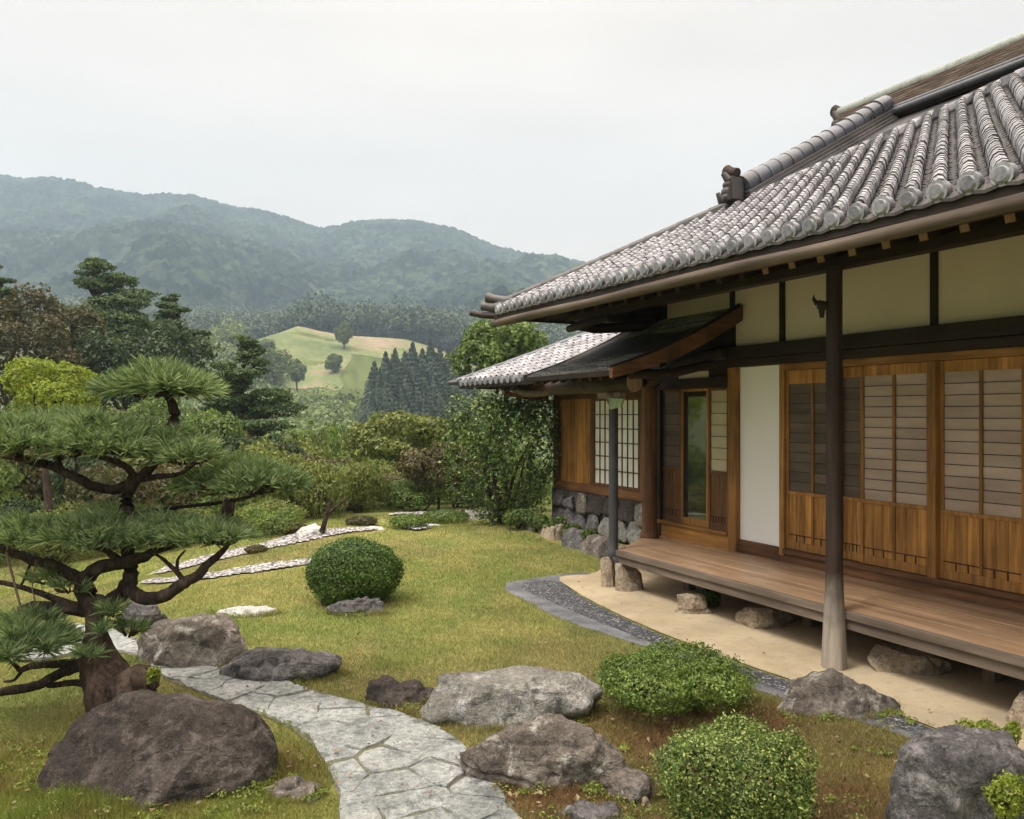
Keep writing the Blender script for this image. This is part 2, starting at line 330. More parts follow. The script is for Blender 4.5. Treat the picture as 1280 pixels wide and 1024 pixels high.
def terrain(X, Y):
    X = np.asarray(X, float); Y = np.asarray(Y, float); D = np.hypot(X, Y)
    z = np.interp(D, [0, 15, 22, 35, 55, 90, 140, 200, 260, 330, 420, 600, 900, 3000], [0, 0, -.5, -2.2, -6, -11, -13, -9, 2, 20, 34, 60, 110, 110])
    wgt = np.clip((D-16)/40, 0, 1)
    P = np.column_stack([X, Y])
    z = z+wgt*(fbm(P/45, 3, 3)*2.2)+np.clip((D-120)/200, 0, 1)*fbm(P/120, 8, 3)*5
    hy = (Y-330)/62                                                   # the open meadow hill
    z = z+np.interp(X, [-150, -118, -102, -86, -64, -46, -33, -25, -13, 20, 60], [0, 4, 12, 18.5, 16, 14.5, 11, 8, 3, 1, 0])*np.exp(-hy*hy)
    # garden floor: gentle swells away from the laid areas
    g = np.clip((Y-9.5)/3, 0, 1)*np.clip((16-D)/3, 0, 1)
    z = z+g*(.05*vn(P*.9, 4)+.03)
    z = z-np.clip((-X-3.2)/4, 0, 1)*np.clip((D-5)/6, 0, 1)*np.clip((40-D)/20, 0, 1)*.5
    lf = np.clip((-X-.9)/.5, 0, 1)*np.clip((4.9-Y)/.5, 0, 1)*np.clip((-.28*(Y-3)-1.05-X)/.3+1, 0, 1)
    return z+lf*.03*(vn(P*3, 6)+.6)
def zone_color(X, Y):
    P = np.column_stack([X, Y]); D = np.hypot(X, Y)
    n1 = fbm(P*.8, 21, 4)*.5+.5; n2 = fbm(P*3.1, 22, 4)*.5+.5; n3 = fbm(P*.33, 23, 3)*.5+.5
    n1, n2, n3 = [np.clip(v, 0, 1)[:, None] for v in (n1, n2, n3)]
    green = np.array([.165, .21, .058]); yell = np.array([.32, .295, .11]); brown = np.array([.16, .115, .055]); rust = np.array([.145, .085, .042]); earth = np.array([.10, .07, .048])
    c = green*(1-n2*.75)+yell*n2*.75
    c = c*(1-.35*n1)+(np.array([.24, .20, .075]))*.35*n1
    pz = np.clip((fbm(P*.55, 51, 4)-.15)*2.2, 0, 1)[:, None]; c = c*(1-.4*pz)+np.array([.20, .165, .085])*.4*pz; pg = np.clip((fbm(P*1.3, 52, 4)-.2)*2.5, 0, 1)[:, None]; c = c*(1-.4*pg)+np.array([.13, .185, .04])*.4*pg
    m = np.zeros(len(X))
    for (px, py, r, k) in ZONES:
        gx, gy = gp(px, py); m = np.maximum(m, k*np.clip(1.3-np.hypot((X-gx), (Y-gy)*.8)/r, 0, 1))
    m = np.clip(m+(n1[:, 0]-.5)*.5*(m > 0), 0, 1)[:, None]
    k = np.clip((n2-.35)*2.4, 0, 1)
    m = m*(.55+.45*np.clip((n1-.35)*3, 0, 1)); c = c*(1-m)+(rust*k+brown*(1-k))*m
    fm = np.zeros(len(X))
    fm = np.maximum(fm, np.clip((4.9-Y)*1.5, 0, 1)*np.clip((-X-.6)*2, 0, 1))[:, None]     # mossy corner by the boulder
    mossc = np.array([.16, .205, .038])*(.25+.75*n2)+np.array([.17, .12, .05])*(1-n2)*.75; mossc = mossc*(.8+.4*n1)
    c = c*(1-fm)+mossc*fm
    fg = np.clip((D-13)/5, 0, 1)[:, None]; c = c*(1-fg)+(np.array([.09, .115, .035])*(.6+.8*n3))*fg
    return c
ZONES = [(300, 850, .35, .8), (380, 850, .55, .45), (440, 870, .4, .5), (520, 905, .45, .95), (640, 900, .6, .7), (760, 900, .6, .9), (860, 930, .6, 1.), (700, 985, .5, .8),
         (960, 905, .4, .75), (1060, 930, .4, .5), (1050, 1010, .45, .85), (620, 985, .3, .8), (450, 760, .35, .5), (170, 1010, .3, .5), (35, 960, .3, .8), (340, 960, .3, .7), (10, 1010, .35, .9)]

# ground materials
m = M('ground', .95, .1); a = m.n.new('ShaderNodeVertexColor'); a.layer_name = 'zone'
f = m.noise(55, 5, rough=.7); f2 = m.noise(9, 5)
c = m.mix(1., a.outputs[0], m.ramp(f, [(.3, (.55, .55, .5)), (.7, (1.5, 1.45, 1.4))]), 'MULTIPLY')
c = m.mix(1., c, m.ramp(f2, [(.3, (.8, .82, .8)), (.7, (1.2, 1.18, 1.2))]), 'MULTIPLY')
m.color(c).bump(f, .9, .03); MT['ground'] = m.m
m = M('grass', .7, .2); a = m.n.new('ShaderNodeVertexColor'); a.layer_name = 'zone'
c = m.mix(1., a.outputs[0], m.ramp(m.rnd(), [(0, (.65, .7, .6)), (.8, (1.2, 1.2, 1.1)), (1, (1.7, 1.55, 1.5))]), 'MULTIPLY')
m.color(c); tr = m.n.new('ShaderNodeBsdfTranslucent'); m.l.new(c, tr.inputs[0]); ms = m.n.new('ShaderNodeMixShader'); ms.inputs[0].default_value = .35
m.l.new(m.b.outputs[0], ms.inputs[1]); m.l.new(tr.outputs[0], ms.inputs[2]); m.l.new(ms.outputs[0], m.n['Material Output'].inputs[0]); MT['grass'] = m.m
m = M('sand', .95, .1); f = m.noise(160, 4, rough=.8); f2 = m.noise(1.4, 5); f3 = m.noise(14, 5)
c = m.ramp(f2, [(.3, (.36, .285, .18)), (.7, (.52, .43, .29))])
c = m.mix(1., c, m.ramp(f, [(.3, (.75, .75, .75)), (.7, (1.22, 1.22, 1.22))]), 'MULTIPLY')
c = m.mix(m.mr(f3, .55, .75, 0, .5), c, (.25, .19, .12)); c = m.mix(m.mr(m.noise(2.6, 7, rough=.7), .5, .66, 0, .45), c, (.27, .235, .18)); m.color(c).bump(f, .5, .006); MT['sand'] = m.m
def gravel(name, stops, sc, fine=None):
    m = M(name, .85, .25); v = m.n.new('ShaderNodeTexVoronoi'); v.inputs['Scale'].default_value = sc; m.l.new(m.vec(), v.inputs['Vector'])
    s = m.n.new('ShaderNodeSeparateColor'); m.l.new(v.outputs['Color'], s.inputs[0])
    c = m.ramp(s.outputs[0], stops); c = m.mix(m.mr(v.outputs['Distance'], .25, .6, 0, .85), c, (.03, .03, .032))
    if fine: c = m.mix(m.mr(m.noise(2.2, 6, rough=.65, dist=.5), .47, .56, 0, .8), c, m.ramp(m.noise(90, 4), [(.3, tuple(x*.5 for x in fine)), (.7, tuple(x*1.3 for x in fine))]))
    m.color(c).bump(v.outputs['Distance'], -1.0, .015); MT[name] = m.m
gravel('gravel_dark', [(0, (.04, .04, .045)), (.6, (.14, .145, .16)), (.9, (.24, .25, .265)), (1, (.5, .46, .42))], 48)
m = M('gravel_fine', .9, .2); f = m.noise(110, 5, rough=.8); f2 = m.noise(3, 5); m.color(m.mix(1., m.ramp(f, [(.3, (.07, .07, .075)), (.7, (.27, .275, .285))]), m.ramp(f2, [(.3, (.45, .45, .45)), (.7, (1.2, 1.2, 1.2))]), 'MULTIPLY')).bump(f, .6, .01); MT['gravel_fine'] = m.m
gravel('gravel_pale', [(0, (.25, .23, .22)), (.5, (.48, .45, .43)), (1, (.75, .72, .7))], 26)
m = M('path_joint', .95, .1); f = m.noise(30, 5); m.color(m.ramp(f, [(.35, (.07, .07, .048)), (.7, (.16, .155, .10))])).bump(f, .6, .01); MT['joint'] = m.m
m = M('meadow', .95, .1); f = m.noise(.045, 6); f2 = m.noise(.5, 6)
c = m.ramp(f, [(.35, (.11, .14, .055)), (.5, (.16, .18, .075)), (.6, (.22, .18, .11)), (.72, (.29, .24, .17))])
m.color(m.mix(1., c, m.ramp(f2, [(.3, (.8, .8, .8)), (.7, (1.2, 1.2, 1.2))]), 'MULTIPLY')); MT['meadow'] = m.m
m = M('mountain', 1., .0); v = m.n.new('ShaderNodeTexVoronoi'); v.inputs['Scale'].default_value = .13; m.l.new(m.vec(), v.inputs['Vector'])
s = m.n.new('ShaderNodeSeparateColor'); m.l.new(v.outputs['Color'], s.inputs[0]); n = m.noise(.012, 5)
c = m.ramp(s.outputs[0], [(0, (.005, .012, .011)), (.5, (.018, .03, .024)), (1, (.052, .07, .042))])
m.color(m.mix(1., c, m.ramp(n, [(.35, (.5, .55, .55)), (.65, (1.4, 1.35, 1.2))]), 'MULTIPLY')); MT['mountain'] = m.m

# ================================================================== THE SETTING
def build_ground():
    az = np.concatenate([np.arange(-64, 64.01, .36), np.arange(70, 292, 7)]); az = np.radians(az)
    D = [.25]
    while D[-1] < 1500: D.append(D[-1]*(1.02 if D[-1] < 60 else 1.03))
    D = np.array(D); A, DD = np.meshgrid(az, D)
    X = (DD*np.sin(A)).ravel(); Y = (DD*np.cos(A)).ravel(); Z = terrain(X, Y)
    V = np.column_stack([X, Y, Z]); n = len(az); r = len(D)
    i = np.arange(r-1)[:, None]*n; j = np.arange(n)[None]; j2 = (j+1) % n
    F = np.stack([i+j, i+j2, i+n+j2, i+n+j], -1).reshape(-1, 4)[:, ::-1]
    npmesh('ground', V, F, 'ground', smooth=True, cattr=zone_color(X, Y))['kind'] = 'structure'
    # a plug under the camera
build_ground()
def sheet(name, poly, z, mt, it=2):
    import bmesh
    p = smooth_poly(poly, it); bm = bmesh.new()
    vs = [bm.verts.new((x+random.uniform(-.008, .008), y+random.uniform(-.008, .008), z)) for x, y in p]; bm.faces.new(vs)
    bmesh.ops.triangulate(bm, faces=bm.faces[:]); bmesh.ops.recalc_face_normals(bm, faces=bm.faces[:])
    me = bpy.data.meshes.new(name); bm.to_mesh(me); bm.free()
    if me.polygons[0].normal.z < 0: me.flip_normals()
    me.materials.append(MT[mt]); o = link(bpy.data.objects.new(name, me)); o['kind'] = 'structure'; return o
sheet('gravel_strip', GRAV, .004, 'gravel_fine', 1)
GRAV2 = [gp(*p) for p in [(640, 731), (690, 753), (735, 773), (820, 806), (900, 838), (955, 857), (1040, 884), (1115, 908), (1180, 933), (1190, 922), (1130, 898), (985, 852), (850, 805), (760, 765), (720, 743), (696, 724)]]
sheet('drain_strip', GRAV2, .0065, 'gravel_dark', 1); sheet('sand', SAND, .009, 'sand', 1)
def draped(name, poly, mt, lift=.02):
    p = smooth_poly(poly, 2); xs = [q[0] for q in p]; ys = [q[1] for q in p]
    gx, gy = np.meshgrid(np.arange(min(xs), max(xs), .07), np.arange(min(ys), max(ys), .07)); s = gx.shape
    X = gx.ravel(); Y = gy.ravel(); ins = inpoly(X, Y, p).reshape(s); wob = .012*vn(np.column_stack([X, Y])*4, 9)
    V = np.column_stack([X, Y, terrain(X, Y)+lift+wob*.4]); ny, nx = s
    I = np.arange(nx*ny).reshape(s); ok = ins[:-1, :-1] & ins[1:, :-1] & ins[:-1, 1:] & ins[1:, 1:]
    F = np.stack([I[:-1, :-1], I[:-1, 1:], I[1:, 1:], I[1:, :-1]], -1)[ok]
    npmesh(name, V, F, mt, smooth=True)['kind'] = 'structure'
draped('gravel_path', GPATH1, 'gravel_pale'); draped('gravel_path', GPATH2, 'gravel_pale'); draped('gravel_path', GPATH3, 'gravel_pale', .03)
sheet('path_bed', PATH, .006, 'joint')
def flagstones():                                    # irregular split slabs laid in the path bed
    poly = smooth_poly(PATH, 1); xs = [q[0] for q in poly]; ys = [q[1] for q in poly]
    seeds = []; tries = 0; rr = random.Random(5)
    while tries < 9000:
        tries += 1; x = rr.uniform(min(xs), max(xs)); y = rr.uniform(min(ys), max(ys))
        if not inpoly(np.array([x]), np.array([y]), poly)[0]: continue
        dmin = rr.choice([.2, .27, .36, .5]) 
        if all(math.hypot((x-a)*.72, (y-b)*1.25) > dmin for a, b in seeds): seeds.append((x, y))
    outer = []
    mb = MB(); allp = seeds+outer
    for (sx, sy) in seeds:
        c = [(sx-.5, sy-.4), (sx+.5, sy-.4), (sx+.5, sy+.4), (sx-.5, sy+.4)]
        for (ox, oy) in allp:
            if (ox, oy) == (sx, sy) or math.hypot(ox-sx, oy-sy) > 1.2: continue
            nx, ny = ox-sx, oy-sy; l = math.hypot(nx, ny); nx /= l; ny /= l; lim = nx*(sx+ox)/2+ny*(sy+oy)/2-.0048
            q = []
            for i in range(len(c)):
                a = c[i]; b = c[(i+1) % len(c)]; da = a[0]*nx+a[1]*ny-lim; db = b[0]*nx+b[1]*ny-lim
                if da <= 0: q.append(a)
                if (da < 0 < db) or (db < 0 < da): t = da/(da-db); q.append((a[0]+(b[0]-a[0])*t, a[1]+(b[1]-a[1])*t))
            c = q
            if len(c) < 3: break
        if len(c) < 3: continue
        pts = []
        for i in range(len(c)):                      # broken, uneven edges
            a = c[i]; b = c[(i+1) % len(c)]; l = math.hypot(b[0]-a[0], b[1]-a[1]); k = max(1, int(l/.05))
            for j in range(k):
                t = j/k; x = a[0]+(b[0]-a[0])*t; y = a[1]+(b[1]-a[1])*t
                n = vn(np.array([[x*9, y*9, sx*3]]), 2)[0]*.028+.001
                dx, dy = x-sx, y-sy; d = math.hypot(dx, dy) or 1; pts.append((x+dx/d*n, y+dy/d*n))
        q = []
        for (x, y) in pts:
            if not inpoly(np.array([x]), np.array([y]), poly)[0]:
                lo_, hi_ = 0., 1.
                for _ in range(7):
                    md = (lo_+hi_)/2
                    if inpoly(np.array([sx+(x-sx)*md]), np.array([sy+(y-sy)*md]), poly)[0]: lo_ = md
                    else: hi_ = md
                lo_ *= .86+.20*vn(np.array([[x*4, y*4, 1.]]), 8)[0]; x, y = sx+(x-sx)*lo_, sy+(y-sy)*lo_
            q.append((x, y))
        pts = q; h = .015+rr.uniform(-.003, .006); tx, ty = rr.uniform(-.02, .02), rr.uniform(-.02, .02); n = len(pts)
        zf = lambda x, y: h+tx*(x-sx)+ty*(y-sy)
        low = [(x, y, .0) for x, y in pts]; mid = [(x, y, zf(x, y)-.006) for x, y in pts]
        top = [(x+(sx-x)*.014, y+(sy-y)*.014, zf(x, y)+.004*vn(np.array([[x*7, y*7, sx]]), 6)[0]) for x, y in pts]; cen = (sx, sy, zf(sx, sy)+.002)
        b = low+mid+top+[cen]; fs = []
        for i in range(n):
            j = (i+1) % n; fs += [(i, j, n+j, n+i), (n+i, n+j, 2*n+j, 2*n+i), (2*n+i, 2*n+j, 3*n)]
        mb.add(b, fs)
    o = mb.build('path', 'slab', smooth=True); o['kind'] = 'structure'
flagstones()

def mountain(Yf, Yr, prof, seed, gully, foot):
    t = np.arange(-1.0, 1.0, .0016); xs = 640+1000*t
    ry = np.interp(xs, [p[0] for p in prof], [p[1] for p in prof]); e = (518-ry)/1000
    e = e+.002*vn(np.column_stack([xs/30, xs*0]), seed)
    s = np.concatenate([np.linspace(0, 1, 260), np.linspace(1.01, 1.3, 30)])
    T, S = np.meshgrid(t, s); E = np.broadcast_to(e, T.shape)
    Y = Yf+(Yr-Yf)*S; X = T*Y
    up = np.where(S <= 1, .35*S+.65*np.clip(S, 0, 1)**1.25, 1-(S-1)*1.2)
    zr = EYE+E*Yr; Z = foot+(zr-foot)*up
    P = np.column_stack([X.ravel(), Y.ravel()])
    g = fbm(P/np.array([gully, gully*1.7]), seed, 4)
    amp = np.clip((1-np.abs(S.ravel()-.5)*1.9), 0, 1)
    Z = Z.ravel()+g*amp*34
    d, _ = worley(P/7.0, seed+3); Z = Z+7.0*np.clip(1-d*d*1.3, 0, 1)+1.5*vn(P/3, seed)
    V = np.column_stack([P, Z]); ny, nx = T.shape; I = np.arange(nx*ny).reshape(ny, nx)
    F = np.stack([I[:-1, :-1], I[:-1, 1:], I[1:, 1:], I[1:, :-1]], -1).reshape(-1, 4)
    npmesh('mountain', V, F, 'mountain', smooth=True)['kind'] = 'structure'
mountain(560, 1150, [(-700, 190), (-300, 215), (0, 226), (60, 229), (110, 235), (150, 243), (180, 247), (240, 250), (280, 262), (310, 265), (360, 276), (400, 290), (420, 288), (440, 283), (480, 279), (520, 281),
     (570, 293), (620, 314), (650, 320), (680, 324), (720, 330), (800, 352), (900, 380), (1100, 400), (1400, 380), (1900, 360)], 31, 130, 60)
mountain(430, 800, [(-700, 330), (-200, 300), (0, 296), (110, 292), (200, 285), (242, 291), (300, 304), (360, 322), (410, 338), (450, 352), (490, 372), (530, 392), (580, 415), (700, 440), (1900, 440)], 47, 90, 34)
mountain(380, 640, [(-700, 420), (-200, 380), (300, 440), (480, 428), (560, 400), (620, 385), (700, 372), (800, 365), (1000, 360), (1900, 350)], 58, 80, 30)

# ================================================================== THE HOUSE
hx, hy = hw(U0, A0)
house = empty('japanese_house', (hx, hy, 0), -math.pi/2+TH)
tag(house, 'wooden japanese house with grey tiled roof, veranda and sliding doors', 'house')
class HB(MB):
    def b(s, u0, u1, a0, a1, h0, h1, mi=0): s.box(U0-u0, U0-u1, a0-A0, a1-A0, h0+EYE, h1+EYE, mi)
    def p(s, u, a, h): return (U0-u, a-A0, h+EYE)
    def t(s, pts, r, n=10, cap=True, mi=0, wob=0): s.tube([s.p(*q) for q in pts], r, n, cap, mi, wob)
def lp(u, a, h): return (U0-u, a-A0, h+EYE)
G = -EYE
# --- main body walls
m = HB(); m.b(-2.6, 7.56, 5.90, 6.0, G, 2.05); m.build('inner_wall', 'interior', house)
m = HB(); m.b(7.50, 7.60, 6.001, 10.4, G, 2.05); m.b(-2.6, -2.5, 5.84, 10.4, G, 2.05); m.b(-2.6, 7.6, 10.3, 10.4, G, 2.05); o = m.build('end_wall', 'plaster_ochre', house); tag(o, 'ochre plaster side and rear walls')
segs = [(7.50, 6.43), (6.37, 5.74), (5.68, 4.15), (4.09, 2.56), (2.50, .97), (.91, -.62), (-.68, -2.2)]
for a, b in segs:
    m = HB(); m.b(a, b, 5.86, 5.898, .70, 1.40); m.build('plaster_panel', 'plaster_ochre', house)
for u in (6.40, 5.71, 4.12, 2.53, .94, -.65):
    m = HB(); m.b(u+.03, u-.03, 5.835, 5.899, .705, 1.40); m.build('wall_batten', 'wood_dark_z', house, bevel=.004)
m = HB(); m.b(6.42, -2.5, 5.78, 5.897, .57, .70); m.b(6.36, -2.5, 5.80, 5.896, .485, .567); m.build('lintel_beam', 'wood_dark_x', house, bevel=.008)
m = HB(); m.b(7.72, 7.56, 5.80, 5.99, G+.3, 2.0); m.build('corner_post', 'wood_dark_z', house, bevel=.006)
m = HB(); m.b(7.50, -2.5, 5.83, 5.897, 1.402, 2.0); m.build('wall_plate', 'wood_dark_x', house)
# white panel and its base board
m = HB(); m.b(6.30, 5.72, 5.865, 5.899, -1.29, .484); m.build('white_panel', 'plaster_white', house)
m = HB(); m.b(6.42, 6.30, 5.80, 5.898, -1.43, .484); m.b(5.715, 5.655, 5.81, 5.898, -1.36, .484); m.build('door_post', 'wood_warm_z', house, bevel=.005)
m = HB(); m.b(6.30, 5.715, 5.835, 5.898, -1.43, -1.292); m.build('base_board', 'wood_mid_x', house, bevel=.004)
# frame of the sliding doors
m = HB(); m.b(5.655, -2.5, 5.80, 5.895, .42, .483); m.build('door_head', 'wood_warm_x', house, bevel=.004)
m = HB(); m.b(5.655, -2.5, 5.79, 5.895, -1.33, -1.285); m.b(5.715, -2.5, 5.83, 5.893, -1.43, -1.332); m.build('door_sill', 'wood_mid_x', house, bevel=.004)
for u in (4.10, 2.52, .94, -.64, -2.2):
    m = HB(); m.b(u+.035, u-.035, 5.785, 5.89, -1.284, .419); m.build('frame_post', 'wood_warm_z', house, bevel=.004)

def slide_door(u0, u1, a, paper, rail=-.745, top=.418, bot=-1.283, rows=12, boards=6, name='sliding_door', mull=True, low=True, label=None, headgap=.09, fr='wood_warm_z', lowmat='wood_warm_z'):
    s = .034; uc = (u0+u1)/2
    m = HB(); m.b(u0, u0-s, a, a+.03, bot, top); m.b(u1+s, u1, a, a+.03, bot, top)
    m.b(u0-s, u1+s, a+.002, a+.028, top-headgap, top); m.b(u0-s, u1+s, a+.002, a+.028, bot, bot+.075)
    if low: m.b(u0-s, u1+s, a-.004, a+.028, rail-.018, rail+.014)
    if mull: m.b(uc+.013, uc-.013, a-.002, a+.026, (bot+.075), top-headgap)
    d = m.build(name, fr, house, bevel=.003)
    if label: d['label'] = label
    z0 = rail+.014 if low else bot+.075; z1 = top-headgap; n = rows; pm = HB(); lt = HB()
    sides = ((u0-s, uc+.013), (uc-.013, u1+s)) if mull else ((u0-s, u1+s),)
    for (p, q) in sides:
        for k in range(n):
            za = z0+(z1-z0)*k/n; zb = z0+(z1-z0)*(k+1)/n; tl = random.uniform(-.002, .002)
            pm.add([lp(p, a+.016+tl, za), lp(q, a+.016-tl, za), lp(q, a+.013-tl, zb), lp(p, a+.013+tl, zb)], [(0, 1, 2, 3)])
            if k and name == 'sliding_door': lt.b(p, q, a+.008, a+.012, za-.0025, za+.0025)
    if name == 'sliding_door' or paper != 'glass': pm.build('pane', paper, d)
    else:
        g = HB(); g.b(u0-s, u1+s, a+.012, a+.018, z0, z1); g.build('pane', 'glass', d)
    if lt.v: lt.build('lattice', 'wood_dark_x', d)
    if low:
        for (p, q) in sides:
            bm = HB(); nb = boards//len(sides) or 1
            for k in range(nb):
                ua = p+(q-p)*k/nb; ub = p+(q-p)*(k+1)/nb; bm.b(ua-.0015, ub+.0015, a+.008+random.uniform(0, .003), a+.02, bot+.075, rail-.018)
            bm.build('lower_board', lowmat, d)
        gr = HB()
        gr.b(u0-s, u1+s, a+.001, a+.007, bot+.135, bot+.142)
        for k in range(1, 6): uu = u0-s+(u1-u0+2*s)*k/6; gr.b(uu+.003, uu-.003, a+.001, a+.0065, bot+.075, bot+.135)
        gr.build('low_grille', 'wood_dark_x', d)
    return d
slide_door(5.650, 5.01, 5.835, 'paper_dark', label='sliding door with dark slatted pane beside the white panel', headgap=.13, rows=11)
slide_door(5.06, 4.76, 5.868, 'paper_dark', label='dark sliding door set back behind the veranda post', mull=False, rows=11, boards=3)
slide_door(4.80, 4.14, 5.83, 'paper_brown')
slide_door(4.062, 3.40, 5.83, 'paper_brown', rail=-.76)
slide_door(3.44, 2.56, 5.865, 'paper_brown')
for u in (2.48, .90, -.68):
    slide_door(u, u-.76, 5.83, 'paper_brown'); slide_door(u-.74, u-1.5, 5.865, 'paper_brown')

# --- entrance bay left of the white panel
m = HB(); m.b(7.66, 6.42, 5.80, 5.899, .285, .40); m.build('entrance_header', 'wood_dark_x', house, bevel=.006)
m = HB(); m.b(7.49, 6.36, 5.84, 5.868, .402, 1.05); m.build('entrance_infill', 'wood_dark_x', house)
m = HB(); m.b(7.25, 6.75, 5.825, 5.838, .402, .47); m.build('entrance_plaster', 'plaster_ochre', house)
m = HB(); m.b(7.66, 6.425, 5.79, 5.897, -1.275, -1.235); m.b(7.66, 6.425, 5.815, 5.896, -1.43, -1.276); m.build('entrance_sill', 'wood_warm_x', house, bevel=.005)
slide_door(7.655, 7.22, 5.835, 'paper_dark', rail=-.62, top=.284, bot=-1.234, rows=7, boards=3, mull=False, headgap=.03, fr='wood_mid_z', lowmat='wood_mid_z', label='entrance door with dark slatted pane and low boards')
slide_door(7.22, 6.76, 5.835, 'glass', top=.284, bot=-1.234, mull=False, low=False, name='glass_door', headgap=.03, fr='wood_warm_z', label='clear glass entrance door between its two boarded neighbours')
slide_door(6.76, 6.44, 5.835, 'paper_cream', rail=-.62, top=.284, bot=-1.234, rows=7, boards=2, mull=False, headgap=.03, fr='wood_mid_z', lowmat='wood_mid_z', label='narrow entrance door with cream paper panes')
# big round-cornered column and beams of the entrance
m = HB(); m.lathe([(.11, -1.43+EYE), (.115, -1.40+EYE), (.10, -1.36+EYE), (.088, -1.34+EYE), (.088, .42+EYE)], (U0-7.52, 5.62-A0, 0), 20)
m.build('entrance_column', 'wood_mid_z', house, smooth=True)
m = HB()
for k in range(9):                                   # curved tie beam rising to the wall
    t = k/8; u0_, a0_, h0_ = 7.5-.95*t, 5.60+.0*t, .36+.34*math.sin(t*1.5); t2 = (k+1)/8
m.t([(7.55, 5.60, .34), (7.3, 5.62, .44), (7.0, 5.66, .55), (6.7, 5.72, .62), (6.4, 5.76, .64)], [.085, .08, .075, .07, .065], 10)
m.build('curved_beam', 'wood_dark_x', house, smooth=True)
m = HB(); m.t([(7.52, 5.6, .37), (7.50, 5.2, .36), (7.48, 4.7, .33)], .06, 10); m.t([(6.6, 5.8, .55), (6.6, 5.2, .42), (6.6, 4.7, .40)], .05, 10); m.build('tie_beam', 'wood_dark_y', house, smooth=True)
# log purlin over the dark post
m = HB(); m.t([(6.68, 4.80, .325), (7.2, 4.80, .327), (8.0, 4.80, .33), (8.35, 4.80, .33)], [.105, .103, .10, .10], 16, wob=.02)
lg = m.build('log_purlin', 'wood_dark_x', house, smooth=True)
m = HB(); m.t([(6.676, 4.80, .325), (6.672, 4.80, .325)], [.10, .098], 16); m.build('log_end', 'wood_cut', lg)

# --- posts
def post(u, a, top, bot, r, mt, base=None):
    m = HB(); m.lathe([(r*1.12, bot), (r*1.04, bot+.25), (r, bot+.7), (r*.98, top)], (U0-u, a-A0, EYE), 18); return m.build('veranda_post', mt, house, smooth=True)
p1 = post(4.10, 4.71, 1.07, -1.30, .057, 'post_weathered')
m = HB(); m.lathe([(.088, G+.006), (.085, -1.7), (.075, -1.5), (.066, -1.299)], (U0-4.10, 4.71-A0, EYE), 18); o = m.build('post_foot', 'post_weathered', p1, smooth=True); tag(o, 'weathered pale foot of the post')
m = HB(); m.t([(4.10, 4.71, .80), (4.135, 4.66, .79), (4.17, 4.62, .80)], [.026, .03, .034], 10); m.t([(4.17, 4.62, .80), (4.19, 4.60, .84), (4.185, 4.6, .87)], [.02, .012, .004], 8)
m.t([(4.15, 4.64, .77), (4.15, 4.64, .70)], [.026, .014], 8); m.build('bracket_knob', 'wood_dark_z', p1, smooth=True)
post(1.1, 4.71, 1.07, G+.006, .058, 'post_weathered')
m = HB(); m.lathe([(.052, -1.50), (.066, -1.495), (.066, -1.44), (.052, -1.42), (.05, -1.3), (.049, .20)], (U0-7.05, 4.80-A0, EYE), 18); dp = m.build('iron_sheathed_post', 'iron_post', house, smooth=True); dp['label'] = 'dark grey post standing on split foundation stones'
m = HB(); m.lathe([(.05, .10), (.075, .14), (.08, .2), (.07, .225)], (U0-7.05, 4.80-A0, EYE), 12); m.b(7.30, 6.88, 4.76, 4.84, .17, .235); m.build('post_cap', 'wood_grey_x', dp)
m = HB(); m.add([lp(6.99, 4.70, .17), lp(6.80, 4.74, .16), lp(6.84, 4.74, .08), lp(6.97, 4.70, .05), lp(6.99, 4.73, .17), lp(6.80, 4.77, .16), lp(6.84, 4.77, .08), lp(6.97, 4.73, .05)], [(0, 1, 2, 3), (7, 6, 5, 4), (0, 4, 5, 1), (1, 5, 6, 2), (2, 6, 7, 3), (3, 7, 4, 0)])
m.build('copper_flashing', 'copper', dp)

# --- veranda
m = HB(); bw = .128
for k in range(8):
    a = 4.80+k*bw; le = 6.98+.72*k/7
    u = le; ks = [le]+sorted([random.uniform(-2, 6) for _ in range(2)], reverse=True)+[-2.6]
    for i in range(len(ks)-1): m.b(ks[i]-.0015, ks[i+1]+.0015, a+.0015, a+bw-.0015, -1.455, -1.42+random.uniform(-.0015, .0015))
m.build('veranda_floor', 'wood_floor', house, bevel=.003)
m = HB(); m.b(6.95, -2.6, 4.755, 4.798, -1.475, -1.416); m.build('veranda_edge', 'wood_grey_x', house, bevel=.006)
m = HB(); m.b(6.92, -2.6, 4.78, 4.86, -1.555, -1.476); m.b(6.9, -2.6, 5.4, 5.5, -1.56, -1.458); m.build('veranda_beam', 'wood_grey_x', house, bevel=.006)
for k in range(6):
    m = HB(); u = 6.6-k*1.6; m.b(u+.045, u-.045, 5.40, 5.49, G+.01, -1.561); m.build('veranda_leg', 'wood_grey_z', house)
m = HB(); m.b(7.5, -2.6, 5.81, 5.83, G+.005, -1.432); m.build('under_wall', 'wood_dark_x', house)

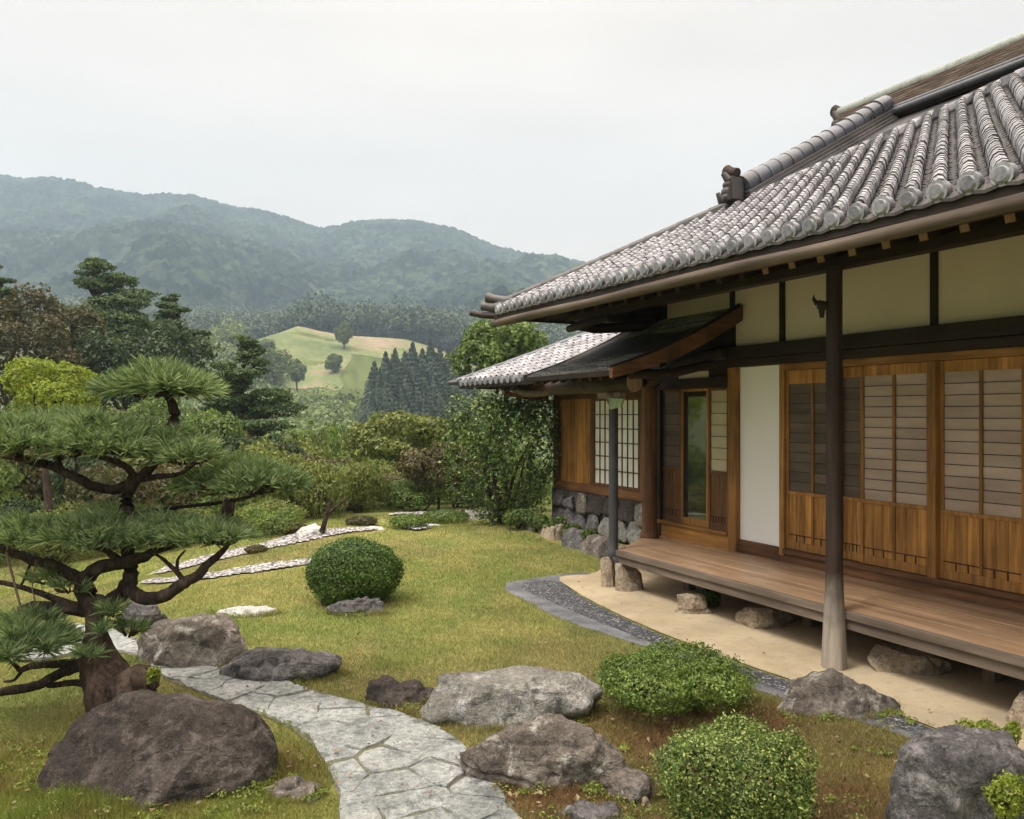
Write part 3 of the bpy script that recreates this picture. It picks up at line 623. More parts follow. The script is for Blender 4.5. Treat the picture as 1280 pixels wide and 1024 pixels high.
# --- main roof
ER, EA, ET, RA = 8.05, 3.88, 1.14, 8.1         # eave end u, eave a, eave tile height, ridge a
def rz(k): return ET+.50*k+.0105*k*k
def tiled(name, ucs, a_eave, zf, amax, amin=None, sp=.169, course=.072, flip=None, end=None, lip=.013):
    """columns of round cover tiles over flat pan tiles; columns at ucs, running up the slope from a_eave to amax(u)"""
    prof = [(-.5, -.036), (-.335, -.026), (-.315, .0), (-.275, .044), (-.16, .072), (0, .082), (.16, .072), (.275, .044), (.315, .0), (.335, -.026), (.5, -.036)]
    V = []; F = []; MI = []
    for u in ucs:
        kmax = amax(u); kmin = amin(u) if amin else 0
        if kmax-kmin < .05: continue
        n = max(1, int(math.ceil((kmax-kmin)/course)))
        for i in range(n):
            k0 = kmin+i*course; k1 = min(kmin+(i+1)*course, kmax); b = len(V)
            jit = random.uniform(-.004, .004); jz = random.uniform(-.003, .004)
            for (k, lift) in ((k0, -.004), (k0, lip), (k1, .0)):
                for (q, h) in prof:
                    hh = h+(lift if q not in (-.5, .5) or lift > 0 else lift)+jz
                    V.append(end(u+q*sp+jit, k, zf(k)+hh))
            P = len(prof)
            for j in range(P-1):
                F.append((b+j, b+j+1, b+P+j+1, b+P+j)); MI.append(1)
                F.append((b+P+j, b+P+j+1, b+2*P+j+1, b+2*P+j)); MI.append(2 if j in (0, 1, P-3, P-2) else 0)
    return npmesh(name, V, F, ['tile_glaze', 'tile_lip_shade', 'tile_pan_shade'], house, MI)
n_col = 82; ucs = [ER-.10-.169*i for i in range(n_col)]
UD = 6.16                                       # the descending ridge
SK = .68                                        # the tile rows run slantwise up to the hip, as the photograph shows them
def front_max(u):
    k = (ER-u)/(1+SK)
    return k if k <= K1_ else min(RA-EA, (UD+.06-u)/SK)
K1_ = ER-UD
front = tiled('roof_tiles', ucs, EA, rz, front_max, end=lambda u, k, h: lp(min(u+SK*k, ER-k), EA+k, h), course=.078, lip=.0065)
deck = HB()
for i in range(12):
    k0 = .02+(RA-EA-.02)*i/12; k1 = .02+(RA-EA-.02)*(i+1)/12; e0 = ER-min(k0, K1_); e1 = ER-min(k1, K1_)
    deck.add([lp(e0, EA+k0, rz(k0)-.028), lp(-3, EA+k0, rz(k0)-.028), lp(-3, EA+k1, rz(k1)-.028), lp(e1, EA+k1, rz(k1)-.028)], [(3, 2, 1, 0)])
deck.build('roof_deck', 'tile_pan_shade', house)
tag(front, 'front slope of overlapping grey half-round tiles')
acs = [EA+.10+.169*i for i in range(int((2*(RA-EA)-.1)/.169))]
def side_max(a): return min(ER-UD+.2, a-EA, 2*RA-EA-a)
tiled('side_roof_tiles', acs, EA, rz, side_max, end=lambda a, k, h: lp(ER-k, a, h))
rear = HB()                                     # rear slope, plain sheet of tile
for i in range(8):
    k0 = (RA-EA)*i/8; k1 = (RA-EA)*(i+1)/8; e0 = ER-min(k0, ER-UD); e1 = ER-min(k1, ER-UD)
    rear.add([lp(e0, 2*RA-EA-k0, rz(k0)), lp(-3, 2*RA-EA-k0, rz(k0)), lp(-3, 2*RA-EA-k1, rz(k1)), lp(e1, 2*RA-EA-k1, rz(k1))], [(0, 1, 2, 3)])
rear.build('rear_roof', 'tile_dark', house)
g = HB(); k = ER-UD-.1
g.add([lp(UD-.1, EA+k, rz(k)-.03), lp(UD-.1, 2*RA-EA-k, rz(k)-.03), lp(UD-.1, RA, rz(RA-EA)-.05), lp(UD-.14, EA+k, rz(k)-.03), lp(UD-.14, 2*RA-EA-k, rz(k)-.03), lp(UD-.14, RA, rz(RA-EA)-.05)],
      [(0, 1, 2), (5, 4, 3), (0, 3, 4, 1), (1, 4, 5, 2), (2, 5, 3, 0)]); g.build('gable_wall', 'plaster_ochre', house)
def soffit(name, pts, th=.03, mt='wood_soffit'):
    V = [lp(*p) for p in pts]+[lp(p[0], p[1], p[2]-th) for p in pts]; n = len(pts); m = MB()
    m.add(V, [tuple(range(n)), tuple(range(2*n-1, n-1, -1))]+[(i, n+i, n+(i+1) % n, (i+1) % n) for i in range(n)]); return m.build(name, mt, house)
SB = -.035
def sof(k): return rz(k)+SB
KW = 2.0
soffit('soffit', [(ER-.02, EA+.02, sof(0)), (-3, EA+.02, sof(0)), (-3, EA+KW, sof(KW)), (ER-KW, EA+KW, sof(KW))])
soffit('soffit', [(ER-.02, EA+.02, sof(0)), (ER-KW, EA+KW, sof(KW)), (ER-KW, 2*RA-EA-KW, sof(KW)), (ER-.02, 2*RA-EA, sof(0))])
# eave end discs
for i, u in enumerate(ucs):
    if u < 0: break
    m = HB(); c = Vector(lp(u, EA-.012, rz(0)+.022)); n = 14; rr = .060
    m.tube([c+Vector((0, .05, .006)), c+Vector((0, 0, 0))], [rr*.95, rr], n); m.tube([c+Vector((0, .002, 0)), c+Vector((0, -.012, 0))], [rr*.78, rr*.60], n)
    e = m.build('eave_end_tile', 'tile_disc', front, smooth=True)
for i, a in enumerate(acs[:45]):
    m = HB(); c = Vector(lp(ER+.012, a, rz(0)+.010)); m.tube([c+Vector((.05, 0, .006)), c], [.05, .052], 12); m.build('side_end_tile', 'tile_disc', house, smooth=True)
# pan tile lips between the discs, fascia, gutter
m = HB()
for u in ucs:
    pts = [(-.085, .008), (-.06, -.02), (0, -.03), (.06, -.02), (.085, .008)]
    uc = u-.0845
    for (x0, z0), (x1, z1) in zip(pts, pts[1:]):
        m.add([lp(uc-x0, EA-.008, rz(0)+z0), lp(uc-x1, EA-.008, rz(0)+z1), lp(uc-x1, EA+.02, rz(0)+z1+.03), lp(uc-x0, EA+.02, rz(0)+z0+.03)], [(0, 1, 2, 3)])
        m.add([lp(uc-x0, EA-.008, rz(0)+z0), lp(uc-x1, EA-.008, rz(0)+z1), lp(uc-x1, EA-.006, rz(0)+z1-.018), lp(uc-x0, EA-.006, rz(0)+z0-.018)], [(3, 2, 1, 0)])
m.build('eave_pan_lip', 'tile_dark', house)
m = HB(); m.b(ER+.0, -3, EA+.015, EA+.055, ET-.085, ET-.012); m.b(ER+.0, ER-.04, EA+.056, 2*RA-EA, ET-.085, ET-.012); m.build('fascia', 'wood_dark_x', house)
m = HB(); gz = ET-.125; pts = [(ER+.05-.4*i, EA+.02, gz+.006*math.sin(i*.9)) for i in range(28)]
m.t(pts, [.040+.0015*math.sin(i*2.1) for i in range(28)], 14, wob=.01); m.build('gutter_pole', 'gutter_wood', house, smooth=True)
m = HB(); m.b(ER-.01, -3, EA+.07, EA+.15, ET-.14, ET-.088); m.build('eave_batten', 'wood_dark_x', house)
# rafters
def bar(m, p, q, w, h, up=(0, 0, 1)):
    p = Vector(p); q = Vector(q); t = (q-p).normalized(); s = t.cross(Vector(up)).normalized()*w/2; n = s.normalized().cross(t)*h/2
    m.add([p-s-n, p+s-n, p+s+n, p-s+n, q-s-n, q+s-n, q+s+n, q-s+n], [(0, 3, 2, 1), (4, 5, 6, 7), (0, 1, 5, 4), (1, 2, 6, 5), (2, 3, 7, 6), (3, 0, 4, 7)])
for i in range(34):
    u = 7.63-.27*i; m = HB()
    bar(m, lp(u, 5.84, sof(1.96)-.065), lp(u, EA+.09, sof(.09)-.065), .055, .05); r = m.build('rafter', 'wood_dark_y', house)
    m = HB(); bar(m, lp(u, 5.84, 1.56), lp(u, 4.60, 1.125), .06, .065); r = m.build('eave_beam', 'wood_dark_y', house)
    if i > 10:
        m = HB(); bar(m, lp(u, 4.598, 1.124), lp(u, 4.590, 1.121), .056, .06); m.build('beam_end', 'wood_cut', r)
for i in range(30):
    a = EA+.35+.27*i; m = HB(); lim = min(KW, a-EA, 2*RA-EA-a)-.06
    if lim < .2: continue
    bar(m, lp(ER-lim, a, sof(lim)-.065), lp(ER-.09, a, sof(.09)-.065), .055, .05); m.build('side_rafter', 'wood_dark_x', house)
m = HB(); bar(m, lp(ER-1.9, EA+1.9, sof(1.9)-.07), lp(ER-.02, EA+.02, sof(0)-.07), .08, .10); m.build('hip_rafter', 'wood_dark_y', house)
m = HB(); m.b(7.75, -2.8, 4.71, 4.82, 1.055, 1.135); m.b(7.75, 7.64, 4.82, 11.3, 1.055, 1.135); m.build('eave_purlin', 'wood_dark_x', house, bevel=.006)
for (u, a) in ((7.70, 5.1),):
    m = HB(); m.t([(7.68, 4.76, 1.05), (7.68, 4.78, .99), (7.66, 4.95, .97), (7.64, 5.3, 1.0), (7.64, 5.8, 1.05)], [.03, .05, .055, .06, .07], 10); m.build('corner_brace', 'wood_dark_y', house, smooth=True)
    m = HB(); m.t([(7.9, 4.76, .98), (7.7, 4.78, 1.0), (7.4, 4.78, 1.02), (7.1, 4.78, 1.03)], [.04, .05, .045, .03], 10); m.build('corner_bracket', 'wood_dark_x', house, smooth=True)
# ridges
def barrel(m, p, q, r, n, seg=10, mi=0, sag=.0):
    p = Vector(p); q = Vector(q)
    for i in range(n):
        a = p.lerp(q, i/n); b = p.lerp(q, (i+1)/n+.012); s = Vector((0, 0, -sag*math.sin(math.pi*(i+.5)/n)))
        m.tube([a+s, b+s], [r*1.05, r*.955], seg, True, mi)
K1 = ER-UD
def hipline(off): return [lp(ER-k, EA+k, rz(k)+off) for k in np.linspace(.05, K1, 9)]
m = HB(); hl = hipline(.065)
for i in range(8): barrel(m, hl[i], hl[i+1], .048, 2)
m.build('hip_ridge', 'tile_dark', house, smooth=True)
m = HB(); m.tube(hipline(.03), .06, 8); m.build('hip_ridge_base', 'tile_dark', house, smooth=True)
dr0 = (UD, EA+K1-.02, rz(K1)+.19); dr1 = (UD, RA-.22, rz(RA-EA-.22)+.20)
m = HB(); barrel(m, lp(*dr0), lp(*dr1), .105, 14, 14, sag=.03); m.build('descending_ridge', 'tile_ridge', house, smooth=True)
m = HB()
for j, (w_, z_) in enumerate(((.17, -.05), (.165, -.015), (.15, .02), (.13, .06), (.115, .10))):
    bar(m, lp(UD, EA+K1-.02, rz(K1)+z_), lp(UD, RA-.2, rz(RA-EA-.2)+z_), w_*2, .034)
m.build('descending_ridge_base', 'tile_dark', house, bevel=.004)
m = HB()
for j in range(7): z0 = rz(RA-EA)-.10+j*.046; w_ = .17-.006*j; m.b(6.86+.004*(j % 2), -3, RA-w_, RA+w_, z0, z0+.042)
m.build('main_ridge', 'stack_tile', house)
ZR = rz(RA-EA)-.10+7*.046
m = HB(); barrel(m, lp(6.95, RA, ZR+.035), lp(-3, RA, ZR+.035), .085, 26, 14); m.build('ridge_cap', 'tile_green', house, smooth=True)
m = HB(); m.t([(6.1, RA-.215, rz(RA-EA-.2)+.07), (-3, RA-.215, rz(RA-EA-.2)+.07)], .045, 12); m.t([(6.1, RA-.18, rz(RA-EA-.2)+.13), (-3, RA-.18, rz(RA-EA-.2)+.13)], .03, 10); m.build('ridge_foot', 'tile_ridge', house, smooth=True)
def onigawara(u, a, h, s, name='ridge_ornament'):
    e = HB()
    o = e
    o.b(u+.03*s, u-.06*s, a-.07*s, a+.07*s, h-.10*s, h+.12*s)
    for (da, dh, rr_) in ((0, -.05, .085), (-.075, -.02, .055), (.075, -.02, .055), (-.06, .05, .05), (.06, .05, .05), (0, .09, .07), (-.10, -.08, .04), (.10, -.08, .04)):
        c = Vector(lp(u+.02*s, a+da*s, h+dh*s)); o.tube([c+Vector((.06*s, 0, 0)), c, c+Vector((-.035*s, 0, 0)), c+Vector((-.055*s, 0, 0))], [rr_*s*.8, rr_*s, rr_*s*.85, rr_*s*.45], 12)
    for sg in (-1, 1):
        o.t([(u+.02, a+sg*.07*s, h-.08*s), (u+.05, a+sg*.13*s, h-.10*s), (u+.06, a+sg*.16*s, h-.03*s)], [.05*s, .045*s, .02*s], 10)
        o.t([(u+.01, a+sg*.06*s, h+.10*s), (u+.04, a+sg*.11*s, h+.17*s)], [.045*s, .025*s], 10)
    c = Vector(lp(u+.05*s, a, h+.02*s)); o.tube([c, c+Vector((-.05*s, 0, -.0))], [.065*s, .05*s], 14)
    k = o.build(name, 'tile_dark', house, smooth=True)
    t = HB(); c = Vector(lp(u, a, h+.17*s)); t.tube([c+Vector((.05*s, 0, 0)), c+Vector((-.04*s, 0, .02*s)), c+Vector((-.10*s, 0, .05*s))], [.045*s, .055*s, .065*s], 14); t.tube([c+Vector((-.101*s, 0, .05*s)), c+Vector((-.08*s, 0, .045*s))], [.05*s, .04*s], 14)
    t.build('horn_tile', 'horn', k, smooth=True)
onigawara(UD+.0, EA+K1-.12, rz(K1)+.13, 1.0); onigawara(6.93, RA, ZR-.14, 1.15)
m = HB(); c = [(ER-.12, EA+.12, rz(.1)+.05), (ER, EA, rz(0)+.05), (ER+.10, EA-.10, rz(0)+.075)]
m.t(c, [.05, .055, .05], 12); m.t([(ER-.1, EA+.1, rz(0)+.12), (ER, EA, rz(0)+.15), (ER+.06, EA-.06, rz(0)+.17)], [.05, .045, .055], 12); m.build('corner_tile', 'tile_dark', house, smooth=True)
m = HB(); m.t([(ER-.1, EA+.1, ET-.05), (ER+.10, EA-.10, ET-.03), (ER+.2, EA-.2, ET-.0)], [.04, .035, .03], 10); m.build('corner_rafter_tip', 'wood_dark_x', house, smooth=True)

# --- lean-to roof over the entrance: shingles laid in thin courses, broad barge board
LU0, LU1, LA, LZ = 8.02, 6.28, 4.28, .42
def lz(k): return LZ+.30*k+.085*k*k                      # k from the eave inward, 0..1.56
m = HB(); nC = 30
for i in range(nC):
    k0 = 1.56*i/nC; k1 = 1.56*(i+1)/nC+.03; u = LU0
    while u > LU1:
        wd = random.uniform(.12, .3); v = max(LU1, u-wd); j = random.uniform(0, .004)
        m.add([lp(u-.001, LA+k0, lz(k0)+.022+j), lp(v+.001, LA+k0, lz(k0)+.022+j), lp(v+.001, LA+k1, lz(k1)+.006), lp(u-.001, LA+k1, lz(k1)+.006),
               lp(u-.001, LA+k0, lz(k0)+.0), lp(v+.001, LA+k0, lz(k0)+.0)], [(0, 1, 2, 3), (4, 5, 1, 0)]); u = v
m.build('shingle_roof', 'shingle', house)
def strip(name, us, w, of0, ofs1, mt, f=lz, L0=LA-.04, k1=1.56, n=10):
    m = HB()
    for i in range(n):
        ka = -.04+(k1+.04)*i/n; kb = -.04+(k1+.04)*(i+1)/n
        ofs0 = of0*(.45+.55*min(1, (i+.3)/5)) if of0 < -.1 else of0; ofsb = of0*(.45+.55*min(1, (i+1.3)/5)) if of0 < -.1 else of0
        A = [lp(us, LA+ka, f(ka)+ofs1), lp(us-w, LA+ka, f(ka)+ofs1), lp(us-w, LA+ka, f(ka)+ofs0), lp(us, LA+ka, f(ka)+ofs0)]
        B = [lp(us, LA+kb, f(kb)+ofs1), lp(us-w, LA+kb, f(kb)+ofs1), lp(us-w, LA+kb, f(kb)+ofsb), lp(us, LA+kb, f(kb)+ofsb)]
        m.add(A+B, [(0, 1, 5, 4), (1, 2, 6, 5), (2, 3, 7, 6), (3, 0, 4, 7)]+([(3, 2, 1, 0)] if i == 0 else [])+([(4, 5, 6, 7)] if i == n-1 else []))
    return m.build(name, mt, house)
strip('barge_board', LU1+.02, .06, -.13, .03, 'wood_mid_y')
strip('barge_cap', LU1+.03, .03, .031, .05, 'wood_dark_y')
strip('roof_edge', LU0+.03, .03, -.03, .035, 'tile_ridge')
m = HB(); m.b(LU0+.02, LU1-.02, LA-.03, LA+.01, LZ-.055, LZ-.003); m.build('lean_to_fascia', 'wood_dark_x', house, bevel=.004)
soffit('lean_to_soffit', [(LU0, LA+.012, LZ-.02), (LU1+.02, LA+.012, LZ-.02), (LU1+.02, LA+1.55, lz(1.55)-.02), (LU0, LA+1.55, lz(1.55)-.02)], .025)
for i in range(9):
    u = 7.9-.19*i; m = HB(); bar(m, lp(u, LA+1.5, lz(1.5)-.075), lp(u, LA+.04, LZ-.068), .045, .045); m.build('lean_to_rafter', 'wood_dark_y', house)

# --- wing behind: wall, window, stone base, tiled roof
WA, WE = 6.60, 11.40
m = HB(); m.b(WE, 7.6, WA+.06, WA+.14, -1.2, .9); m.b(WE, WE-.1, WA+.141, 10.2, -1.84, .9); m.b(WE, 7.61, 10.1, 10.2, -1.84, .9); m.build('wing_wall', 'plaster_ochre', house)
m = HB()
n = 16
for k in range(n):
    ua = 11.26-(11.26-10.34)*k/n; m.b(ua-.001, ua-(.92/n)+.001, WA+.03+random.uniform(0, .004), WA+.055, -1.075, .235)
m.build('board_panel', 'wood_warm_z', house, bevel=.002)
m = HB(); m.b(WE+.01, 11.27, WA-.02, WA+.058, -1.2, .62); m.b(10.33, 10.26, WA+.0, WA+.058, -1.074, .5); m.b(9.06, 8.98, WA+.0, WA+.058, -1.074, .5); m.b(7.9, 7.7, WA, WA+.058, -1.2, .5); m.build('wing_post', 'wood_mid_z', house, bevel=.004)
m = HB(); m.b(11.268, 7.7, WA-.01, WA+.057, .237, .33); m.b(11.268, 7.7, WA-.012, WA+.056, -1.20, -1.077); m.build('wing_rail', 'wood_mid_x', house, bevel=.004)
m = HB(); m.b(11.25, 7.7, WA+.02, WA+.058, .332, .62); m.build('wing_frieze', 'wood_mid_x', house)
m = HB(); m.b(8.978, 7.9, WA+.03, WA+.059, -1.076, .236); m.build('board_panel', 'wood_warm_z', house)
# lattice window in two sashes
wf = HB(); wf.b(10.255, 10.22, WA+.0, WA+.05, -1.075, .235); wf.b(9.10, 9.065, WA+.0, WA+.05, -1.075, .235); wf.b(10.22, 9.10, WA+.0, WA+.05, .20, .235); wf.b(10.22, 9.10, WA+.0, WA+.05, -1.075, -1.03); wf.b(9.675, 9.645, WA+.004, WA+.046, -1.03, .20)
win = wf.build('lattice_window', 'wood_mid_z', house, bevel=.003)
m = HB()
for (p, q) in ((10.22, 9.675), (9.645, 9.10)): m.b(p, q, WA+.03, WA+.036, -1.03, .20)
m.build('pane', 'paper_white', win)
m = HB()
for (p, q) in ((10.22, 9.675), (9.645, 9.10)):
    for k in range(1, 4): u = p+(q-p)*k/4; m.b(u+.007, u-.007, WA+.014, WA+.028, -1.03, .20)
    for k in range(1, 6): z = .20-1.23*k/6; m.b(p, q, WA+.012, WA+.026, z-.007, z+.007)
m.build('lattice', 'wood_mid_z', win)
m = HB(); m.b(WE+.03, 7.7, WA-.03, WA+.1, -1.84, -1.205); m.build('stone_base_core', 'rock_dark', house)
# ---- rock shape
_ico = {}
def ico(sub):
    if sub not in _ico:
        import bmesh
        bm = bmesh.new(); bmesh.ops.create_icosphere(bm, subdivisions=sub, radius=1); bm.verts.ensure_lookup_table()
        _ico[sub] = (np.array([v.co[:] for v in bm.verts]), np.array([[v.index for v in f.verts] for f in bm.faces])); bm.free()
    return _ico[sub]
def rock_shape(sx, sy, sz, seed, flat=.0, cuts=10, rough=.09, sub=5, boxy=.0, tilt=0, fine=.02):
    V, F = ico(sub); V = V.copy(); r = np.random.default_rng(seed)
    if boxy: V = np.sign(V)*np.abs(V)**(1-boxy); 
    for k in range(cuts):                             # broad worn facets
        n = r.normal(size=3); n[2] = abs(n[2])*.7; n /= np.linalg.norm(n); d = r.uniform(.58, .88)
        s = V@n; ex = np.clip(s-d, 0, None); V -= n*(ex*.93)[:, None]
    if flat: ex = np.clip(V[:, 2]-flat, 0, None); V[:, 2] -= ex*.85
    V *= 1+rough*fbm(V*1.7+seed, seed, 4)[:, None]
    V *= np.array([sx, sy, sz])
    if tilt: V[:, 2] += V[:, 0]*tilt
    nrm = V/np.linalg.norm(V, axis=1)[:, None]
    V += nrm*(fine*1.3*fbm(V*8+seed, seed+4, 5, .58))[:, None]; V -= nrm*(fine*1.5*np.clip(.12-np.abs(vn(V*np.array([3, 3, 8])+seed, seed+2)), 0, 1)*6)[:, None]
    cr = np.abs(fbm(V*3.2+seed*3, seed+9, 3)); V -= nrm*(np.clip(.06-cr, 0, 1)*fine*6)[:, None]
    return V, F
FOOT = []
def rock(label, x0, x1, ytop, ybase, mt, seed, depth=.8, zoff=0, group=None, name='rock', cat='rock', rz_=0, **kw):
    xc = (x0+x1)/2; X, Y = gp(xc, ybase); w_ = (x1-x0)/1000*Y; Yc = Y+w_*depth*.40; w_ = (x1-x0)/1000*Yc; X = (xc-640)/1000*Yc
    h = (ybase-ytop)/1000*Yc*.97+.02
    h = EYE+(518-ytop)/1000*(Yc) + .0
    bury = .25; sz = h/1.12
    V, F = rock_shape(w_/2*1.03, w_/2*depth, sz, seed, **kw)
    if Yc < 8 and mt != 'rock_cream': FOOT.append((X, Yc, w_/2*1.0, w_/2*depth))
    zmax = V[:, 2].max(); V[:, 2] += h-zmax
    c, s = math.cos(rz_), math.sin(rz_); V[:, :2] = V[:, :2]@np.array([[c, s], [-s, c]])
    o = npmesh(name, V, F, mt, smooth=True, loc=(X, Yc, zoff)); return tag(o, label, cat, group)

# stone base of the wing
m = 0
def fstone(u, z, w_, h_, seed, mt):
    V, F = rock_shape(w_/2, .07, h_/2, seed, cuts=5, rough=.10, sub=4, boxy=.25, fine=.008)
    npmesh('foundation_stone', V, F, mt, house, smooth=True, loc=lp(u, WA-.05, z))
rr = random.Random(3); u = 11.35
while u > 7.75:
    w_ = rr.uniform(.3, .48); fstone(u-w_/2, -1.36+rr.uniform(-.03, .03), w_*1.02, rr.uniform(.24, .34), rr.randint(0, 999), rr.choice(['rock_dark', 'rock_grey', 'rock_brown'])); u -= w_*.93
u = 11.35
while u > 7.75:
    w_ = rr.uniform(.25, .42); fstone(u-w_/2, -1.66+rr.uniform(-.02, .02), w_*1.02, .34, rr.randint(0, 999), rr.choice(['rock_dark', 'rock_grey', 'rock_pale'])); u -= w_*.93
# wing roof
WER, WEA, WET = 12.85, 5.5, .53
def wrz(k): return WET+.44*k+.012*k*k
WK = 2.6
wucs = [WER-.12-.20*i for i in range(24)]
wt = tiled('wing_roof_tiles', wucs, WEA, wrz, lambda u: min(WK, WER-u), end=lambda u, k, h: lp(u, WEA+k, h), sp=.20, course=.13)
wac = [WEA+.12+.2*i for i in range(24)]
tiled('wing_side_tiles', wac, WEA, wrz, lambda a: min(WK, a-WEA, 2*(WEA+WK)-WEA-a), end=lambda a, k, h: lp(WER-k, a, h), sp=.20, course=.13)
m = HB()
for i in range(5):
    k0 = WK*i/5; k1 = WK*(i+1)/5
    m.add([lp(WER-k0, 2*WK+WEA-k0, wrz(k0)), lp(8.1, 2*WK+WEA-k0, wrz(k0)), lp(8.1, 2*WK+WEA-k1, wrz(k1)), lp(WER-k1, 2*WK+WEA-k1, wrz(k1))], [(0, 1, 2, 3)])
m.build('wing_rear_roof', 'tile_dark', house)
for u in wucs:
    m = HB(); c = Vector(lp(u, WEA-.01, wrz(0)+.008)); m.tube([c+Vector((0, .05, .006)), c], [.055, .06], 12); m.build('eave_end_tile', 'tile_disc', wt, smooth=True)
hl = [lp(WER-k, WEA+k, wrz(k)+.05) for k in np.linspace(.0, WK, 9)]
m = HB()
for i in range(8): barrel(m, hl[i], hl[i+1], .055, 2)
m.build('wing_hip_ridge', 'tile_ridge', house, smooth=True)
m = HB(); barrel(m, lp(WER-WK, WEA+WK, wrz(WK)+.08), lp(8.1, WEA+WK, wrz(WK)+.08), .08, 8); m.build('wing_ridge', 'tile_ridge', house, smooth=True)
m = HB(); m.t([(WER-.1, WEA+.1, WET+.04), (WER+.12, WEA-.12, WET+.02)], [.06, .035], 10); m.build('corner_tile', 'tile_dark', house, smooth=True)
m = HB(); m.b(WER, 8.0, WEA+.02, WEA+.06, WET-.085, WET-.012); m.b(WER, WER-.04, WEA+.061, 10.6, WET-.085, WET-.012); m.build('wing_fascia', 'wood_dark_x', house)
soffit('wing_soffit', [(WER-.05, WEA+.05, WET-.03), (8.0, WEA+.05, WET-.03), (8.0, WEA+1.2, wrz(1.15)-.03), (WER-1.2, WEA+1.2, wrz(1.15)-.03)])
soffit('wing_soffit', [(WER-.05, WEA+.05, WET-.03), (WER-1.2, WEA+1.2, wrz(1.15)-.03), (WER-1.2, 9.5, wrz(1.15)-.03), (WER-.05, 10.6, WET-.03)])
for i in range(14):
    u = 12.3-.3*i; m = HB(); kk = min(1.1, WER-u); bar(m, lp(u, WEA+kk, wrz(kk)-.09), lp(u, WEA+.08, WET-.075), .05, .05); m.build('rafter', 'wood_dark_y', house)
m = HB(); m.b(11.6, 7.9, 6.05, 6.15, .36, .46); m.build('wing_purlin', 'wood_mid_x', house)
m = HB()
for k in range(8):
    t0 = k/8; t1 = (k+1)/8
    bar(m, lp(11.38, 6.45-.8*t0, .26-.0*t0+.09*t0**2), lp(11.38, 6.45-.8*t1, .26+.09*t1**2), .10, .10-.05*t0)
m.build('wing_bracket', 'wood_mid_y', house)
m = HB(); m.t([(11.45, 5.85, .40), (11.2, 5.95, .33), (10.9, 6.1, .33), (10.7, 6.3, .40)], [.03, .06, .06, .03], 10); m.build('boat_bracket', 'wood_grey_x', house, smooth=True)

# ================================================================== ROCKS AND STONES
rock('big dark rounded boulder in the bottom left foreground below the pine', 62, 338, 866, 1008, 'rock_dark', 11, .72, sub=6, cuts=2, rough=.07, fine=.012)
rock('brown boulder with a flat top beside the flagstone path', 172, 326, 768, 836, 'rock_brown', 23, .6, flat=.55, boxy=.2, rough=.08)
rock('dark lumpy rock on the left end of the flat topped boulder', 172, 222, 768, 818, 'rock_dark', 28, .8)
rock('grey brown rounded rock behind the pine trunk', 152, 208, 750, 790, 'rock_grey', 31, .8, flat=.6)
rock('long low grey rock rising to the right at the lawn edge', 276, 428, 808, 852, 'rock_grey', 37, .42, tilt=.16, cuts=4)
rock('small dark rock left of the broad pale rock', 460, 545, 845, 884, 'rock_dark', 41, .6, cuts=4)
rock('broad pale rock with a flattened top at the lawn edge', 510, 740, 840, 908, 'rock_pale', 43, .52, flat=.45, boxy=.15, rough=.08)
rock('long grey brown boulder beside the path in the foreground', 583, 806, 892, 985, 'rock_brown', 53, .46, tilt=-.12, cuts=6, rough=.08, sub=6)
rock('small rounded stone between the long boulder and the clipped azalea', 750, 826, 959, 1002, 'rock_brown', 59, .8)
rock('purplish brown rock between the sand and the low bush', 968, 1114, 836, 897, 'rock_brown', 61, .6, cuts=7)
rock('large rugged grey rock in the bottom right corner', 1074, 1340, 916, 1100, 'rock_grey', 67, .55, flat=.6, boxy=.3, rough=.13, sub=6, fine=.018)
rock('pale stone at the right edge under the veranda', 1255, 1340, 860, 915, 'rock_cream', 71, .7)
rock('flat pale stone lying in the lawn left of the clipped bush', 266, 346, 757, 771, 'rock_white', 73, .45, cuts=3)
rock('low brown stone in the moss right of the big boulder', 325, 400, 972, 1002, 'rock_brown', 75, .7)
rock('low grey stone at the bottom edge in front of the long boulder', 690, 790, 1002, 1032, 'rock_grey', 77, .6)
rock('tiny pale pebble in front of the clipped azalea', 798, 815, 996, 1010, 'rock_cream', 79, .8, sub=3)
rock('flat pale slab stone under the veranda near the post', 1094, 1186, 808, 846, 'rock_cream', 81, .6, flat=.5, boxy=.2)
rock('long cream stone half under the veranda', 912, 992, 754, 786, 'rock_cream', 83, .7, flat=.5)
rock('short rounded kerb stone in front of the small fern', 842, 892, 742, 769, 'rock_cream', 85, .5, flat=.5)
rock('cut flat stone lying under the clipped round bush', 412, 482, 747, 770, 'rock_grey', 87, .35, flat=.4, tilt=.05)
rock('dark grey stone wedged under the entrance column', 760, 806, 684, 712, 'rock_grey', 89, .6)
for lab, x0, x1, yt, yb, sd_ in (('left half of the split stone base under the dark post', 750, 770, 695, 735, 91), ('right half of the split stone base under the dark post', 769, 802, 700, 740, 93)):
    rock(lab, x0, x1, yt, yb, 'rock_cream', sd_, .8, boxy=.45, cuts=3, rough=.05, sub=4, name='base_stone', cat='stone')
ledge = [(672, 646, 28), (705, 655, 26), (738, 664, 27), (768, 674, 26)]
def far_rock(label, x, y, Y, w_, h_, mt, seed, group=None, name='rock', depth=.7, **kw):
    X = (x-640)/1000*Y; z = float(terrain([X], [Y])[0]); V, F = rock_shape(w_/2, w_*depth/2, h_*.75, seed, sub=4, **kw)
    V[:, 2] += h_-V[:, 2].max(); return tag(npmesh(name, V, F, mt, smooth=True, loc=(X, Y, z)), label, 'rock', group)
